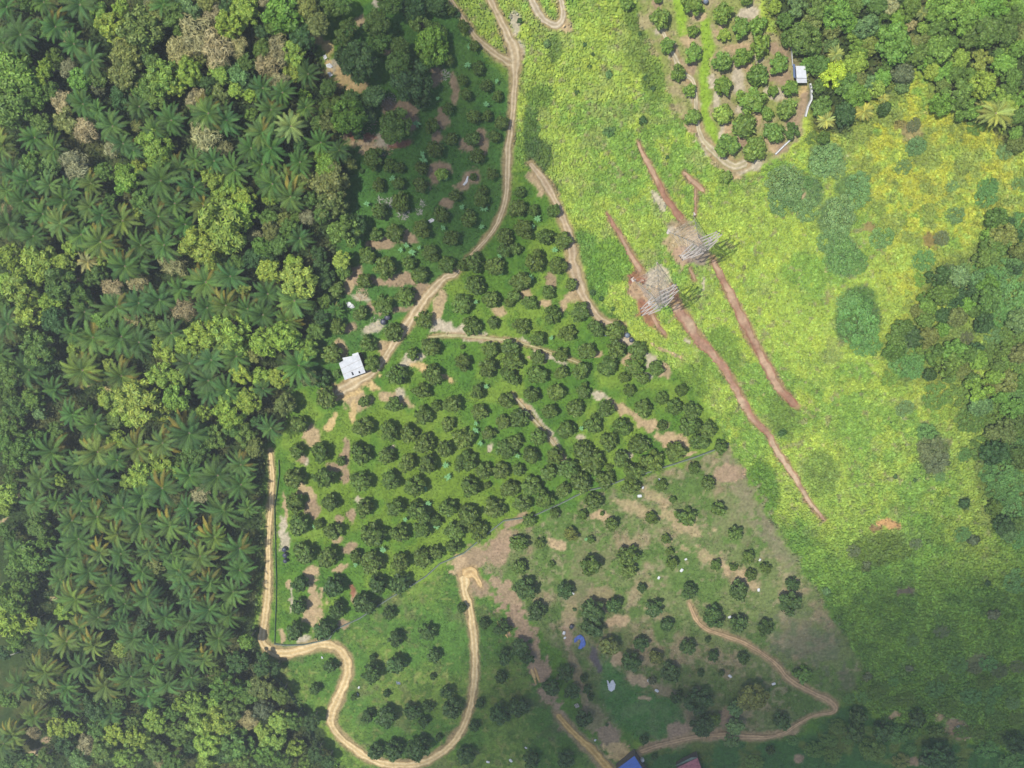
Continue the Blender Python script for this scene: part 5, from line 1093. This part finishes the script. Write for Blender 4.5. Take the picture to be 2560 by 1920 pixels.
# stakes: bare bleached trunks leaning in the woods
for i, (a, b_, l_) in enumerate([((247, 20), (245, 70), "thin bleached bare stem standing in the upper left woodland"), ((478, 100), (476, 150), "pale bare stem in the dry scrub, upper left"), ((0, 1648), (42, 1635), "long pale fallen trunk at the left edge, near the bottom")]):
    p0 = P(*a, 5 if i < 2 else 1.2); p1 = P(*b_, 3 if i < 2 else 1.2); o = root("dead_tree", p1[0], p1[1], l_, "dead tree")
    bpy.data.objects.remove(o); b = MB(); b.bar((0, 0, 0), (p0[0] - p1[0], p0[1] - p1[1], 5 if i < 2 else .3), .14, .06, 6); oo = b.build("dead_tree", M_dead, None, (p1[0], p1[1], float(gz(p1[0], p1[1])) + .3)); tag(oo, l_, "dead tree")

# ---------------------------------------------------------------- clouds: they stand between the sun and the shaded slopes
M_cl = bpy.data.materials.new("cloud"); M_cl.use_nodes = True
t = M_cl.node_tree; t.nodes.clear()
out = t.nodes.new("ShaderNodeOutputMaterial"); ms = t.nodes.new("ShaderNodeMixShader"); tr = t.nodes.new("ShaderNodeBsdfTransparent"); df = t.nodes.new("ShaderNodeBsdfDiffuse")
df.inputs[0].default_value = (.9, .9, .92, 1); ms.inputs[0].default_value = .185
t.links.new(tr.outputs[0], ms.inputs[1]); t.links.new(df.outputs[0], ms.inputs[2]); t.links.new(ms.outputs[0], out.inputs[0])
def cloud(puffs, label, zc0=1900.0, seed=0):
    """puffs: px, py of the shaded ground, radii in metres"""
    V = []; Fc = []
    n0 = 0; cx = cy = None
    for (px, py, rx, ry) in puffs:
        x, y, s = P(px, py); k = zc0 / sd.z; X = x + sd.x * k; Y = y + sd.y * k
        if cx is None: cx, cy = X, Y
        S, Rg = 28, 12; vs = []
        zz = R_.uniform(-20, 20)
        for i in range(Rg + 1):
            ph = math.pi * i / Rg
            for j in range(S):
                a = 2 * math.pi * j / S
                dx_, dy_, dz_ = math.sin(ph) * math.cos(a), math.sin(ph) * math.sin(a), math.cos(ph)
                q = 1 + .35 * (float(fbm(np.array([dx_ * 2.0 + seed + px]), np.array([dy_ * 2.0 + dz_ + py]), 1.0, 500, 3)[0]) - .5) * 2
                vs.append((X - cx + rx * q * dx_, Y - cy + ry * q * dy_, zz + min(rx, ry) * .35 * q * dz_))
        for i in range(Rg):
            for j in range(S): Fc.append((n0 + i * S + j, n0 + (i + 1) * S + j, n0 + (i + 1) * S + (j + 1) % S, n0 + i * S + (j + 1) % S))
        n0 += len(vs); V += vs
    me = npmesh("cloud", np.array(V), np.array(Fc), None, [M_cl])
    o = obj("cloud", me, None, (cx, cy, zc0)); o['kind'] = 'stuff'; o['label'] = label
cloud([(1500, 1900, 60, 30), (1300, 1880, 30, 22), (1750, 1870, 45, 30), (1500, 1760, 34, 22), (1980, 1800, 60, 30), (1620, 1900, 34, 26), (2250, 1750, 60, 34), (2500, 1850, 60, 50), (1450, 1650, 16, 18), (1350, 1750, 18, 20), (2400, 1600, 40, 20), (1950, 1950, 90, 34), (1230, 1660, 12, 24), (2550, 1300, 18, 26)], "thin cloud shading the bottom right slopes", seed=3)
cloud([(1060, 240, 22, 20), (1000, 120, 20, 24), (1120, 420, 17, 22), (1180, 480, 12, 14), (1020, 340, 14, 18), (1130, 560, 14, 12)], "thin cloud shading the upper orchard", seed=8)

# ---------------------------------------------------------------- haze
b = MB(); b.box((0, 0, 105), (1500, 1400, 216)); M_hz = bpy.data.materials.new("haze"); M_hz.use_nodes = True
t = M_hz.node_tree; t.nodes.clear(); out = t.nodes.new("ShaderNodeOutputMaterial"); pv = t.nodes.new("ShaderNodeVolumePrincipled")
pv.inputs["Color"].default_value = (.9, .95, 1.0, 1); pv.inputs["Density"].default_value = .0003; pv.inputs["Anisotropy"].default_value = .1
t.links.new(pv.outputs[0], out.inputs["Volume"])
hz = b.build("haze", M_hz); hz['kind'] = 'stuff'; hz['label'] = "thin pale haze over the whole hillside"
